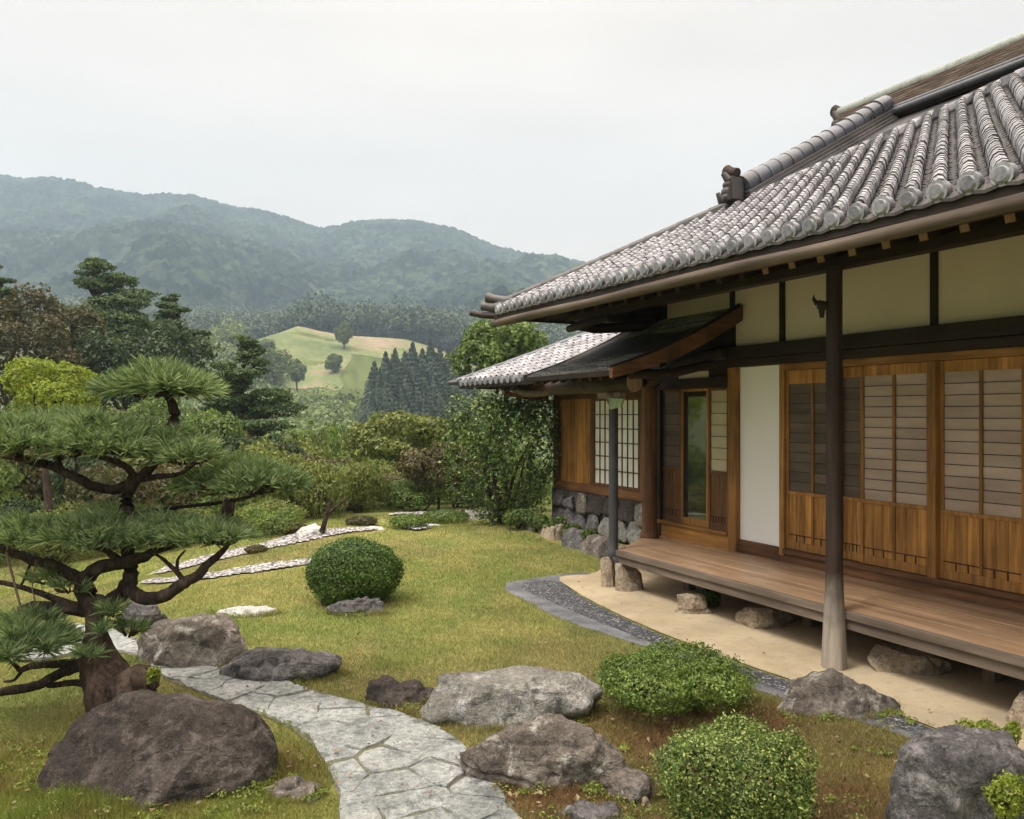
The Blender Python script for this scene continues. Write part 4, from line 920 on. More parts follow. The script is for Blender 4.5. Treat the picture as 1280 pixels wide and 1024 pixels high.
for i, (u, a, w_, s_) in enumerate(((11.0, 6.0, .75, 1), (10.3, 5.95, .8, 2), (9.55, 5.9, .85, 3), (8.8, 5.85, .8, 4), (8.1, 5.8, .7, 5))):
    x, y = hw(u, a); V, F = rock_shape(w_/2, .22, .42, 100+s_, flat=.5, boxy=.35, sub=4); V[:, 2] += .25-V[:, 2].max()
    V[:, :2] = V[:, :2]@np.array([[math.sin(TH), -math.cos(TH)], [math.cos(TH), math.sin(TH)]])
    tag(npmesh('ledge_stone', V, F, ['rock_brown', 'rock_cream', 'rock_grey'][i % 3], smooth=True, loc=(x, y, 0)), 'flat topped stone of the low ledge under the wing window', 'stone', 'stones of the low ledge along the wing')
far_rock('white sharp-nosed boulder by the bare dead branch', 393, 668, 12.0, .5, .15, 'rock_white', 113, cuts=5)
far_rock('flat pale stone beyond the lawn left of the small mounds', 530, 645, 13.1, .55, .06, 'rock_white', 115)
far_rock('small flat stone above the round bush near the gravel', 468, 651, 12.4, .45, .05, 'rock_white', 117)
far_rock('pale slab between the small mounds and the far tree', 560, 635, 14.6, .8, .07, 'rock_pale', 119)
far_rock('pale stone under the branches of the camellia', 600, 640, 14.2, .7, .16, 'rock_pale', 121)
far_rock('low pale rock half hidden behind the camellia', 655, 640, 13.8, .6, .22, 'rock_pale', 123)

# ================================================================== FOLIAGE
def dirs(n, up=0.0):
    v = rng.normal(size=(n, 3)); v /= np.linalg.norm(v, axis=1)[:, None]
    if up: v[:, 2] = np.where((v[:, 2] < 0) & (rng.random(n) < up), -v[:, 2], v[:, 2])
    return v
def leaves(C, Nn, size, asp=.55, rand=.6, sj=.35):
    n = len(C); nn = Nn+rand*rng.normal(size=(n, 3)); nn /= np.linalg.norm(nn, axis=1)[:, None]
    t = np.cross(nn, rng.normal(size=(n, 3))); t /= np.linalg.norm(t, axis=1)[:, None]; b = np.cross(nn, t)
    s = size*(1+sj*rng.uniform(-1, 1, n))[:, None]; 
    V = np.stack([C-t*s*.5, C+b*s*asp*.5+nn*s*.1, C+t*s*.5, C-b*s*asp*.5+nn*s*.1], 1).reshape(-1, 3)
    return V
def quads(n): return np.arange(n*4).reshape(n, 4)
def crown_pts(lobes, n, shell=(.72, 1.04), up=.35, wob=.16, seed=0, cull=.72):
    lo = np.array(lobes, float); wt = (lo[:, 3]*lo[:, 4]+lo[:, 3]*lo[:, 5]); wt /= wt.sum()
    k = rng.choice(len(lo), n, p=wt); d = dirs(n, up); r = rng.uniform(shell[0], shell[1], n)**.6
    f = 1+wob*fbm(d*2.6+k[:, None]*7.1+seed, seed, 2)
    P = lo[k, :3]+d*(lo[k, 3:6])*(r*f)[:, None]
    keep = np.ones(n, bool)
    for i in range(len(lo)):
        q = np.linalg.norm((P-lo[i, :3])/lo[i, 3:6], axis=1); keep &= ~((q < cull) & (k != i))
    return P[keep], d[keep]
def crown(name, lobes, n, size, mt, parent=None, stray=0, **kw):
    lk = {q: kw.pop(q) for q in ('asp', 'rand', 'sj') if q in kw}
    P, d = crown_pts(lobes, n, **kw)
    if stray: kw['shell'] = (1.04, 1.17); P2, d2 = crown_pts(lobes, stray, **kw); P = np.concatenate([P, P2]); d = np.concatenate([d, d2])
    V = leaves(P, d, size, **lk)
    return npmesh(name, V, quads(len(P)), mt, parent)
def limb(mb, p0, p1, r0, r1, bend=.15, n=5):
    p0 = Vector(p0); p1 = Vector(p1); L_ = (p1-p0).length; o = Vector([random.uniform(-1, 1) for _ in range(3)])*L_*bend
    pts = [p0.lerp(p1, t)+o*math.sin(math.pi*t)*.7 for t in [i/(n-1) for i in range(n)]]
    mb.tube(pts, [r0+(r1-r0)*i/(n-1) for i in range(n)], 7)
# --- shrubs in the garden: label, base pixel x,y, width px, height px, leaf count, leaf size, material, squash
def shrub(label, x, ybase, wpx, hpx, n, size, mt, depth=.9, lob=None, seed=0, name='shrub', cat='shrub', group=None, Y=None, inner=True, wob=.12, rand=.6, up=.35, core=.62):
    if Y is None: Y = EYE*1000/(ybase-518)
    r = wpx/2000*Y; Y = Y+r*depth*.8; r = wpx/2000*Y; X = (x-640)/1000*Y; z = float(terrain([X], [Y])[0])
    ztop = EYE+(518-(ybase-hpx))/1000*Y; h = max(.1, ztop-z)
    root = empty(name, (X, Y, z)); tag(root, label, cat, group)
    lobes = [(0, 0, h*.47, r, r*depth, h*.53)] if not lob else []
    rs = random.Random(seed)
    if lob:
        for i in range(lob):
            a = rs.uniform(0, 6.28); q = rs.uniform(.15, .70); rz_ = rs.uniform(.26, .5)
            lobes.append((math.cos(a)*r*q, math.sin(a)*r*depth*q, h*rs.uniform(.28, .68), r*rz_*1.05, r*depth*rz_*1.05, h*rs.uniform(.28, .38)))
        lobes.append((0, 0, h*.5, r*core, r*core*depth, h*.5*min(1, core+.2)))
    crown('foliage', lobes, n, size, mt, root, seed=seed, wob=wob, rand=rand, up=up, stray=n//35 if n > 15000 else 0)
    st = MB()
    for i in range(7):
        a = rs.uniform(0, 6.28); q = rs.uniform(.3, .75)
        limb(st, (0, 0, -.03), (math.cos(a)*r*q, math.sin(a)*r*depth*q, h*rs.uniform(.45, .8)), max(.006, r*.045), max(.002, r*.012))
    st.build('stem', 'bark_dark', root, smooth=True)
    return root
shrub('clipped round green bush standing alone in the lawn', 443, 762, 118, 87, 26000, .026, 'leaf_clip', seed=1, wob=.09, name='clipped_bush', cat='bush', rand=.45)
shrub('low loose green bush between the gravel strip and the broad rock', 826, 908, 212, 86, 46000, .022, 'leaf_loose', core=.66, lob=18, seed=3, name='bush', cat='bush', wob=.35, up=.5)
shrub('dense clipped azalea mound with pale tips in the foreground', 916, 1072, 202, 158, 90000, .016, 'leaf_box', seed=5, core=.86, lob=24, name='clipped_bush', cat='bush', wob=.26, rand=.9)
shrub('glossy dark green camellia beside the wing of the house', 630, 666, 140, 180, 34000, .065, 'leaf_camellia', core=.6, lob=26, seed=7, name='camellia', cat='bush', wob=.42, depth=.8)
shrub('small round green mound at the far lawn edge', 512, 668, 50, 25, 2500, .035, 'leaf_loose', seed=9, group=None)
shrub('low long green mound behind the small round one', 556, 656, 60, 18, 2500, .035, 'leaf_mid', seed=10)
shrub('rust brown grass tuft near the gravel path', 452, 663, 40, 17, 1800, .05, 'leaf_rust', seed=12, name='grass_tuft', cat='grass tuft', Y=12.9)
shrub('olive brown grass tuft left of the white boulder', 366, 672, 34, 18, 1500, .05, 'leaf_brown', seed=13, name='grass_tuft', cat='grass tuft')
shrub('tiny brown tuft between the two gravel paths', 320, 692, 26, 10, 900, .04, 'leaf_brown', seed=14, name='grass_tuft', cat='grass tuft')
for i, (x, y, w_, h_) in enumerate(((648, 668, 44, 34), (672, 671, 40, 32), (694, 675, 40, 30), (716, 680, 38, 28), (736, 686, 36, 26), (754, 692, 26, 22))):
    shrub('small green plant growing against the stone ledge of the wing', x, y, w_, h_, 1400, .045, 'leaf_mid', seed=20+i, name='ledge_plant', cat='plant', group='plants in front of the stone ledge', lob=3, Y=EYE*1000/(y-518)-.1)
shrub('small fern in the stone ring under the veranda', 884, 762, 34, 26, 700, .035, 'leaf_clip', seed=30, name='fern', cat='plant')
# tufts on the rugged rock
def tuft(label, x, y, Y, r, h, mt, n, size, seed):
    p = at(x, y, Y); root = empty('rock_plant', p); tag(root, label, 'plant')
    lobes = [(random.uniform(-r, r)*.7, random.uniform(-r, r)*.5, h*.5, r*.5, r*.45, h*.5) for _ in range(4)]
    crown('foliage', lobes, n, size, mt, root, seed=seed, wob=.3)
    m = MB()
    for l in lobes: limb(m, (0, 0, -.04), l[:3], .004, .002)
    m.build('stem', 'bark', root)
tuft('bright green plant on the left of the rugged rock top', 1215, 936, 3.85, .13, .12, 'leaf_bright', 1500, .02, 1)
tuft('small bright plant at the top right edge of the rugged rock', 1268, 930, 3.85, .06, .10, 'leaf_bright', 500, .02, 2)
tuft('leafy bright green plant low on the right of the rugged rock', 1256, 1018, 3.1, .11, .15, 'leaf_bright', 1600, .018, 3)
tuft('fresh green sprig growing from the pine stump', 193, 852, 4.75, .04, .08, 'leaf_bright', 200, .03, 4)

# --- middle-distance trees
def tree(label, x, ytop, D, wpx, hpx, mt, n, size, kind='round', seed=0, name='tree', cat='tree', group=None, base=None, barem='bark', nl=11, depth=.9, wob=.3, puff=1.0):
    X = (x-640)/1000*D; z = float(terrain([X], [D])[0]); zt = EYE+(518-ytop)/1000*D; H = zt-z; W_ = wpx/1000*D/2; ch = hpx/1000*D
    root = empty(name, (X, D, z)); tag(root, label, cat, group); rs = random.Random(seed); lobes = []; tr = MB(); zb = H-ch
    ztrunk = H-ch*.35; lean = rs.uniform(-.06, .06)*H
    if kind == 'pine':
        nk = nl
        for i in range(nk):
            t = (i+.5)/nk; ang = rs.uniform(0, 6.28) if i < nk-1 else 0; wr = W_*(1.0-.72*t**1.5); q = (.72 if i < nk-1 else 0)*wr*rs.uniform(.5, 1.1)
            pr = (wr*rs.uniform(.26, .46)+.05*W_)*puff; lobes.append((math.cos(ang)*q+lean*t, math.sin(ang)*q*depth, zb+ch*(.06+.90*t), pr, pr*.85, pr*rs.uniform(.2, .34)))
            limb(tr, (lean*t, 0, zb+ch*(.9*t-.04) if t > .15 else zb), (lobes[-1][0], lobes[-1][1], lobes[-1][2]-lobes[-1][5]*.4), H*.011, H*.004, .1)
        up = .55; cull = .6
    else:
        for i in range(nl):
            a = rs.uniform(0, 6.28); t = rs.uniform(0, 1); el = rs.uniform(-.35, 1.2); rr_ = rs.uniform(.26, .42)
            lobes.append((math.cos(a)*math.cos(el)*W_*.66, math.sin(a)*math.cos(el)*W_*.66*depth, zb+ch*.48+math.sin(el)*ch*.36, W_*rr_, W_*rr_*depth, ch*rr_*rs.uniform(.5, .72)))
            if i < 8: limb(tr, (lean*.5, 0, max(.1*H, zb+ch*.05)), lobes[-1][:3], H*.012, H*.003, .12)
        lobes.append((0, 0, zb+ch*.5, W_*.55, W_*.55, ch*.38)); up = .45; cull = .7
    tr.tube([(0, 0, -.3), (lean*.2+.01*H, 0, H*.25), (lean*.45-.01*H, .01*H, H*.5), (lean*.8, 0, ztrunk)], [H*.026, H*.020, H*.015, H*.006], 9, wob=.06)
    tr.build('trunk', barem, root, smooth=True)
    crown('crown', lobes, n, size, mt, root, seed=seed, wob=wob, up=up, cull=cull)
    return root
tree('tall layered dark pine standing above the trees at left', 130, 320, 42, 165, 125, 'needle_dark', 26000, .17, 'pine', 3, name='pine_tree', nl=26)
tree('slimmer dark pine right of the tall layered pine', 228, 364, 46, 90, 82, 'needle_dark', 12000, .17, 'pine', 8, name='pine_tree', nl=16)
tree('dark pine cut by the left edge of the picture', -12, 324, 40, 100, 130, 'needle_dark', 10000, .17, 'pine', 5, name='pine_tree', nl=14)
tree('dense dark pine with a long right-hand branch', 306, 414, 27, 118, 150, 'needle_dark', 26000, .11, 'pine', 16, name='pine_tree', nl=26, puff=1.35)
tree('low dark pine crown between the two taller pines', 205, 402, 34, 150, 120, 'leaf_dark', 5000, .22, 'round', 17, nl=8)
tree('rust tinged broad tree at the left edge', 25, 366, 31, 170, 190, 'leaf_rust', 10000, .18, 'round', 21, nl=12)
tree('reddish brown tree right of the rust tinged one', 92, 388, 34, 100, 150, 'leaf_rust', 6000, .19, 'round', 22, nl=9)
tree('dark green tree under the tall pine', 150, 405, 33, 130, 140, 'leaf_dark', 5000, .2, 'round', 23, nl=9)
tree('broadleaf tree rising beside the wing roof', 632, 404, 26, 130, 92, 'leaf_mid', 12000, .16, 'round', 27, nl=14, name='broadleaf_tree', wob=.4)
tree('pale green tree under the wing roof corner', 600, 505, 34, 110, 90, 'leaf_mid', 7000, .14, 'round', 28, nl=10)
tree('yellow green leafy tree behind the garden pine', 62, 452, 13.5, 140, 95, 'leaf_bright', 16000, .06, 'round', 31, nl=12, name='maple_tree', wob=.4)
tree('wide domed olive green maple in the middle of the garden', 500, 516, 21, 160, 72, 'leaf_olive', 11000, .12, 'round', 33, nl=12, name='maple_tree')
tree('brownish flat domed maple left of the olive one', 405, 572, 17, 130, 50, 'leaf_brown', 6500, .095, 'round', 34, nl=10, name='maple_tree')
tree('yellow topped small maple below the brownish dome', 372, 592, 15.5, 70, 42, 'leaf_bright', 2200, .08, 'round', 35, nl=6, name='maple_tree')
tree('dark stemmed small maple near the camellia', 548, 560, 15.5, 110, 62, 'leaf_brown', 5500, .085, 'round', 36, nl=9, name='maple_tree', barem='bark_dark')
tree('low green tree between the maple and the camellia', 590, 548, 17, 90, 70, 'leaf_mid', 5000, .10, 'round', 37, nl=8)
tree('dark green low tree right of the dense pine', 350, 545, 22, 90, 60, 'leaf_dark', 4500, .13, 'round', 38, nl=8)
tree('rounded dark green tree under the dense pine', 290, 555, 20, 110, 80, 'leaf_mid', 5500, .13, 'round', 39, nl=9)
for i, (x, y, D, wp, hp, mt) in enumerate(((20, 500, 21, 120, 130, 'leaf_mid'), (120, 505, 23, 130, 130, 'leaf_olive'), (205, 495, 24, 120, 130, 'leaf_mid'), (268, 520, 20, 100, 110, 'leaf_mid'), (335, 560, 19, 90, 80, 'leaf_olive'), (75, 540, 18, 120, 120, 'leaf_mid'), (180, 560, 17, 120, 100, 'leaf_olive'))):
    tree('leafy green tree filling the slope behind the garden pine', x, y, D, wp, hp, mt, 7500, .10, 'round', 400+i, nl=11, group='leafy trees behind the garden pine')
# bare dead branch by the white boulder
m = MB(); pts = [at(402, 666, 11.9), at(408, 645, 11.9), at(414, 625, 11.9)]; m.tube(pts, [.045, .03, .02], 8, wob=.1)
m.tube([at(409, 643, 11.9), at(425, 630, 11.9), at(434, 622, 11.9), at(440, 618, 11.9)], [.025, .016, .012, .005], 7); m.tube([at(425, 630, 11.9), at(428, 616, 11.9)], [.01, .004], 6)
tag(m.build('dead_branch', 'bark_dark', smooth=True), 'bare dark dead branch leaning beside the white boulder', 'branch')
# shrub thicket beyond the lawn: many separate shrubs
pal = ['leaf_mid', 'leaf_olive', 'leaf_loose', 'leaf_brown', 'leaf_mid', 'leaf_dark', 'leaf_olive']
protos = []
for i, mt in enumerate(pal):
    root = empty('garden_shrub', (0, 0, 0)); rs = random.Random(60+i); lobes = [(rs.uniform(-.5, .5), rs.uniform(-.5, .5), rs.uniform(.35, .62), rs.uniform(.3, .5), rs.uniform(.3, .5), rs.uniform(.22, .36)) for _ in range(9)]
    crown('foliage', lobes, 7000, .065, mt, root, seed=i, wob=.35)
    st = MB()
    for l in lobes: limb(st, (0, 0, -.1), l[:3], .035, .012)
    st.build('stem', 'bark', root, smooth=True); protos.append(root)
def copy_tree(o):
    c = o.copy(); COL.objects.link(c)
    for ch in o.children: d = ch.copy(); COL.objects.link(d); d.parent = c
    return c
rs = random.Random(77); used = [False]*len(protos); placed = []
spots = []
for _ in range(4000):
    Y = rs.uniform(11.5, 34); t = rs.uniform(-.80, .02 if Y > 15.5 else -.16)
    if Y < 15 and t > -.24: continue
    if Y < 13.3 and t > -.30: continue
    X = t*Y; r = rs.uniform(.45, .8)*(1+.035*(Y-12))
    if any(math.hypot(X-a, Y-b) < (r+c)*.62 for a, b, c in spots): continue
    px = 640+1000*t
    spots.append((X, Y, r))
spots = [s for s in spots if s[1] > 12.2]
for _ in range(900):                                # taller shrubs closing the view down the slope
    Y = rs.uniform(15, 27); t = rs.uniform(-.72, -.27); X = t*Y; r = rs.uniform(1.0, 1.5)
    if any(math.hypot(X-a, Y-b) < (r+c)*.6 for a, b, c in spots if c >= 1.0): continue
    spots.append((X, Y, r))
kinds = {'leaf_mid': 'mid green', 'leaf_olive': 'olive', 'leaf_loose': 'fresh green', 'leaf_brown': 'brownish', 'leaf_dark': 'dark green', 'leaf_bright': 'yellow green'}
for (X, Y, r) in spots:
    k = rs.randrange(len(protos)); 
    if pal[k] == 'leaf_bright' and rs.random() < .85: k = 0
    o = protos[k] if not used[k] else copy_tree(protos[k]); used[k] = True
    z = float(terrain([X], [Y])[0]); h = r*rs.uniform(1.0, 1.7)*(1.0 if Y > 14 else .7)
    if r >= 1.0 and (X, Y, r) in spots[-400:]: h = max(h, EYE-z-rs.uniform(.2, 1.3)); h /= .95
    o.location = (X, Y, z-.03); o.rotation_euler = (0, 0, rs.uniform(0, 6.28)); o.scale = (r*1.15, r*1.15, h)
    tag(o, kinds[pal[k]]+' shrub in the thicket beyond the lawn', 'shrub', kinds[pal[k]]+' shrubs of the garden thicket')
for k, u in enumerate(used):
    if not u:
        for ch in list(protos[k].children): bpy.data.objects.remove(ch)
        bpy.data.objects.remove(protos[k])
# far cedar grove
cp = []
for i in range(4):
    root = empty('cedar_tree', (0, 0, 0)); rs = random.Random(200+i); n = 9000; t = rng.random(n)**.75; ang = rng.uniform(0, 6.28, n)
    lay = np.floor(t*24+rng.uniform(0, .5, n))/24; rad = (1-lay)**1.0*.25*(.55+.5*rng.random(n))*(1+.25*np.sin(ang*3+lay*20+i)); rad = np.clip(rad, .001, 1)
    P = np.column_stack([np.cos(ang)*rad, np.sin(ang)*rad, .06+.94*(lay+(t-lay)*.8)-rad*.25]); d = np.column_stack([np.cos(ang), np.sin(ang), np.full(n, .7)])
    npmesh('crown', leaves(P, d, .019, .6, .35), quads(n), 'leaf_cedar', root)
    tr = MB(); tr.tube([(0, 0, -.02), (0, 0, .5), (0, 0, .96)], [.014, .009, .002], 7); tr.build('trunk', 'bark_dark', root); cp.append(root)
ced = [(468, 452, 178), (482, 440, 188), (494, 436, 200), (506, 440, 190), (516, 428, 205), (528, 436, 192), (538, 426, 203), (550, 434, 190), (560, 438, 200), (572, 444, 190), (584, 450, 195), (476, 468, 168), (498, 470, 165), (512, 462, 170), (530, 466, 168), (545, 470, 166), (560, 466, 172), (578, 470, 170), (466, 490, 160), (590, 470, 180), (488, 462, 164), (522, 478, 160), (552, 480, 160), (570, 486, 158), (506, 486, 156), (536, 490, 154)]
for i, (x, y, D) in enumerate(ced):
    o = cp[i % 4] if i < 4 else copy_tree(cp[i % 4]); X = (x-640)/1000*D; z = float(terrain([X], [D])[0]); H = EYE+(518-y)/1000*D-z
    o.location = (X, D, z); o.scale = (H*1.3, H*1.3, H); o.rotation_euler = (0, 0, i*1.7); tag(o, 'dark pointed cedar in the grove below the meadow hill', 'tree', 'cedars of the far grove')
# valley woods, one mass of crowns
def woods(name, n, Yr, tr_, rad, size, per, mt, avoid=None, hs=1.0, seed=1):
    r = np.random.default_rng(seed); Y = np.sqrt(r.uniform(Yr[0]**2, Yr[1]**2, n)); T = r.uniform(tr_[0], tr_[1], n); X = T*Y
    if avoid is not None: k = avoid(X, Y); X, Y = X[k], Y[k]
    n = len(X); R_ = r.uniform(rad[0], rad[1], n); z = terrain(X, Y)
    C = np.repeat(np.column_stack([X, Y, z+R_*.75*hs]), per, 0); rr_ = np.repeat(R_, per); d = dirs(n*per, .8)
    f = 1+.3*fbm(d*2.2+np.repeat(r.uniform(0, 99, (n, 1)), per, 0), 3, 2)
    P = C+d*np.column_stack([rr_, rr_, rr_*1.15*hs])*(f*(.8+.25*rng.random(n*per)))[:, None]
    V = leaves(P, d, size, .75, .55); s = np.repeat(R_/np.mean(R_), per)
    o = npmesh(name, V, quads(n*per), mt); return tag(o, kind='stuff')
def in_meadow(X, Y):
    n = 9*vn(np.column_stack([X, Y])/22, 61)+4*vn(np.column_stack([X, Y])/8, 62)
    return (X+n > -104) & (X+n*.6 < -18) & (Y+n > 262) & (Y < 352) & ((Y > 296+n) | (X < -58+n))
sideX = lambda X, Y: ~((X/Y > -.22) & (Y < 70))
o = woods('near_valley_woods', 330, (40, 75), (-.78, .0), (1.8, 3.2), .30, 1100, 'leaf_forest', seed=2, avoid=sideX)
tag(o, 'green woods just below the garden thicket')
o = woods('valley_woods', 1300, (75, 135), (-.78, .12), (2.6, 4.6), .42, 620, 'leaf_forest', seed=3)
tag(o, 'mixed green woods filling the valley below the garden')
o = woods('hillside_woods', 2500, (135, 300), (-.85, .25), (4, 6.5), 1.15, 260, 'leaf_forest', seed=4, avoid=lambda X, Y: ~in_meadow(X, Y) & ~((Y > 140) & (X/Y > -.19) & (X/Y < -.02)) & ~((Y > 234) & (X/Y > -.30) & (X/Y < -.18)))
tag(o, 'hazy woods on the far side of the valley')
o = woods('distant_woods', 2200, (345, 560), (-.9, .3), (6, 10), 1.45, 340, 'leaf_far', seed=5, avoid=lambda X, Y: ~in_meadow(X, Y))
tag(o, 'blue green wooded slope behind the meadow hill')
for i, (x, y, D, wp, hp) in enumerate(((430, 404, 300, 26, 30), (418, 444, 275, 26, 22), (428, 492, 225, 34, 34), (345, 440, 240, 60, 50), (372, 450, 250, 36, 30), (333, 424, 290, 40, 28))):
    tree('round tree growing on the meadow hill', x, y, D, wp, hp, 'leaf_forest', 5000, .8, 'round', 300+i, nl=7, group='trees on the meadow hill')
# the meadow: its own sheet over the hill
gx, gy = np.meshgrid(np.linspace(-120, 4, 150), np.linspace(250, 362, 150)); X = gx.ravel(); Y = gy.ravel(); ok = in_meadow(X, Y).reshape(gx.shape)
I = np.arange(X.size).reshape(gx.shape); F = np.stack([I[:-1, :-1], I[:-1, 1:], I[1:, 1:], I[1:, :-1]], -1)[ok[:-1, :-1]]
npmesh('meadow', np.column_stack([X, Y, terrain(X, Y)+.12]), F, 'meadow', smooth=True)['kind'] = 'structure'
# ================================================================== THE TRAINED GARDEN PINE
pine = empty('garden_pine', (-2.35, 4.95, 0)); tag(pine, 'old trained pine with flat needle pads and crooked branches at left', 'pine tree')
PX, PY = -2.35, 4.95
def pt(x, y, Y=4.95): v = at(x, y, Y); return (v[0]-PX, v[1]-PY, v[2])
def path(mb, pts, rs_, n=10, wob=.10, jit=.12):
    # smooth the polyline (Catmull-Rom)
    P = [Vector(p) for p in pts]; o = []; rr_ = []
    for i in range(len(P)-1):
        p0 = P[max(i-1, 0)]; p1 = P[i]; p2 = P[i+1]; p3 = P[min(i+2, len(P)-1)]
        for k in range(4):
            t = k/4; o.append(.5*((2*p1)+(p2-p0)*t+(2*p0-5*p1+4*p2-p3)*t*t+(3*p1-p0-3*p2+p3)*t**3)); rr_.append(rs_[i]*(1-t)+rs_[i+1]*t)
    o.append(P[-1]); rr_.append(rs_[-1])
    o = [q+Vector([random.uniform(-1, 1)*rr_[i]*jit for _ in range(3)]) for i, q in enumerate(o)]
    mb.tube(o, rr_, n, wob=wob)
m = MB()
path(m, [pt(152, 905, 4.9), pt(142, 872, 4.9), pt(131, 840), pt(124, 812), pt(119, 785), pt(118, 762), pt(120, 745)], [.19, .15, .125, .085, .057, .05, .05], 28, .0, .0)
path(m, [pt(150, 885, 4.9), pt(160, 862, 4.86), pt(178, 852, 4.83), pt(193, 850, 4.82)], [.10, .12, .105, .05], 24, .0, .0)
path(m, [pt(160, 880, 4.82), pt(182, 872, 4.76), pt(208, 884, 4.7)], [.07, .05, .03], 16, .0, .0)
V_ = np.array(m.v); rad_ = fbm(V_*np.array([13, 13, 4.5]), 5, 5, .6)
c_ = V_.mean(0); N_ = V_-np.array([c_[0], c_[1], 0])*np.array([1, 1, 0])-np.array([0, 0, 1])*V_[:, 2:3]; N_ /= np.linalg.norm(N_, axis=1)[:, None]+1e-6
V_ += N_*(rad_*np.where(V_[:, 2] < .45, .036, .008))[:, None]; m.v = [tuple(v) for v in V_]
m.build('trunk', 'bark', pine, smooth=True)
m = MB()
path(m, [pt(120, 765), pt(106, 745), pt(108, 722), pt(126, 709), pt(150, 703), pt(178, 697, 4.9), pt(195, 688, 4.85)], [.055, .052, .048, .042, .040, .034, .02], 12)
path(m, [pt(120, 768), pt(140, 752, 5.0), pt(157, 738, 5.02), pt(165, 715, 5.03), pt(160, 695, 5.04), pt(157, 665, 5.05), pt(158, 640, 5.05), pt(160, 615, 5.05), pt(168, 600, 5.05)], [.05, .05, .05, .045, .04, .042, .045, .045, .04], 12)
path(m, [pt(168, 602, 5.05), pt(190, 583, 5.08), pt(205, 560, 5.1), pt(214, 535, 5.1), pt(218, 512, 5.1), pt(205, 492, 5.1)], [.035, .03, .028, .034, .034, .015], 10)
path(m, [pt(160, 608, 5.05), pt(135, 612, 5.02), pt(105, 602), pt(75, 587), pt(45, 578), pt(0, 568), pt(-60, 555)], [.036, .03, .029, .027, .026, .024, .02], 10)
path(m, [pt(168, 602, 5.05), pt(160, 585, 5.0), pt(130, 572, 4.9), pt(90, 563, 4.85), pt(50, 558, 4.85)], [.03, .022, .017, .013, .008], 8)
path(m, [pt(165, 600, 5.05), pt(195, 596, 5.0), pt(225, 592, 4.9), pt(245, 578, 4.85)], [.026, .018, .013, .006], 8)
path(m, [pt(75, 587), pt(72, 575), pt(82, 562)], [.024, .028, .015], 8); path(m, [pt(20, 573), pt(25, 560), pt(35, 552)], [.024, .028, .015], 8)
path(m, [pt(158, 735, 4.98), pt(178, 747, 4.9), pt(205, 745, 4.85), pt(228, 730, 4.85), pt(246, 720, 4.85), pt(262, 703, 4.85), pt(278, 690, 4.85), pt(288, 676, 4.85)], [.045, .04, .038, .036, .03, .025, .018, .01], 10)
path(m, [pt(232, 728, 4.85), pt(218, 712, 4.85), pt(205, 700, 4.9), pt(190, 690, 4.9)], [.018, .014, .011, .007], 7); path(m, [pt(222, 715, 4.85), pt(222, 700, 4.85), pt(232, 688, 4.85)], [.012, .009, .005], 7)
path(m, [pt(114, 742), pt(95, 722), pt(70, 708), pt(40, 700), pt(15, 690), pt(-30, 676)], [.045, .038, .032, .03, .026, .02], 10)
path(m, [pt(118, 762), pt(95, 758), pt(60, 745), pt(30, 735), pt(0, 728), pt(-40, 722)], [.04, .03, .02, .016, .015, .01], 8)
path(m, [pt(116, 766), pt(85, 762), pt(50, 756), pt(25, 762)], [.04, .032, .028, .022], 8)
path(m, [pt(130, 842), pt(100, 834), pt(75, 842), pt(50, 856), pt(20, 862), pt(-30, 872)], [.05, .034, .03, .028, .028, .024], 10)
path(m, [pt(120, 828), pt(80, 830), pt(45, 832), pt(25, 838)], [.04, .026, .022, .018], 8); path(m, [pt(130, 855), pt(95, 854), pt(60, 857)], [.035, .022, .016], 8)
path(m, [pt(40, 700), pt(34, 715), pt(25, 735)], [.009, .008, .007], 6); path(m, [pt(25, 838), pt(10, 820), pt(8, 800)], [.016, .012, .008], 7); path(m, [pt(30, 835), pt(18, 850), pt(5, 852)], [.012, .01, .006], 7)
path(m, [pt(205, 636, 5.15), pt(235, 633, 5.15), pt(275, 628, 5.1), pt(312, 621, 5.1), pt(340, 606, 5.1), pt(372, 594, 5.1)], [.012, .013, .012, .012, .009, .005], 7)
path(m, [pt(158, 645, 5.05), pt(180, 640, 5.12), pt(205, 637, 5.15)], [.022, .015, .012], 7)
path(m, [pt(150, 703), pt(135, 690, 4.9), pt(110, 682, 4.85)], [.03, .018, .01], 8); path(m, [pt(163, 705, 5.03), pt(195, 690, 5.1), pt(230, 680, 5.2)], [.03, .018, .01], 8)
path(m, [pt(280, 665, 5.6), pt(283, 645, 5.6), pt(288, 622, 5.6)], [.05, .045, .04], 8)
m.build('branch', 'bark_dark', pine, smooth=True)
def needles(tips, ax, k, ln, wd):
    n = len(tips); T = np.repeat(tips, k, 0); A = np.repeat(ax, k, 0)
    A = A+.22*np.repeat(rng.normal(size=(n, 3)), k, 0); d = A+np.array([0, 0, .2])+.5*rng.normal(size=T.shape); d /= np.linalg.norm(d, axis=1)[:, None]
    s = np.cross(d, rng.normal(size=T.shape)); s /= np.linalg.norm(s, axis=1)[:, None]; l = ln*rng.uniform(.45, 1.15, len(T))[:, None]
    b = T-np.repeat(ax, k, 0)*ln*.15*rng.random((len(T), 1))
    bend = np.array([0, 0, -.12])*l
    V = np.stack([b-s*wd*.5, b+s*wd*.5, b+d*l*.6+s*wd*.4, b+d*l+bend], 1).reshape(-1, 3); return V
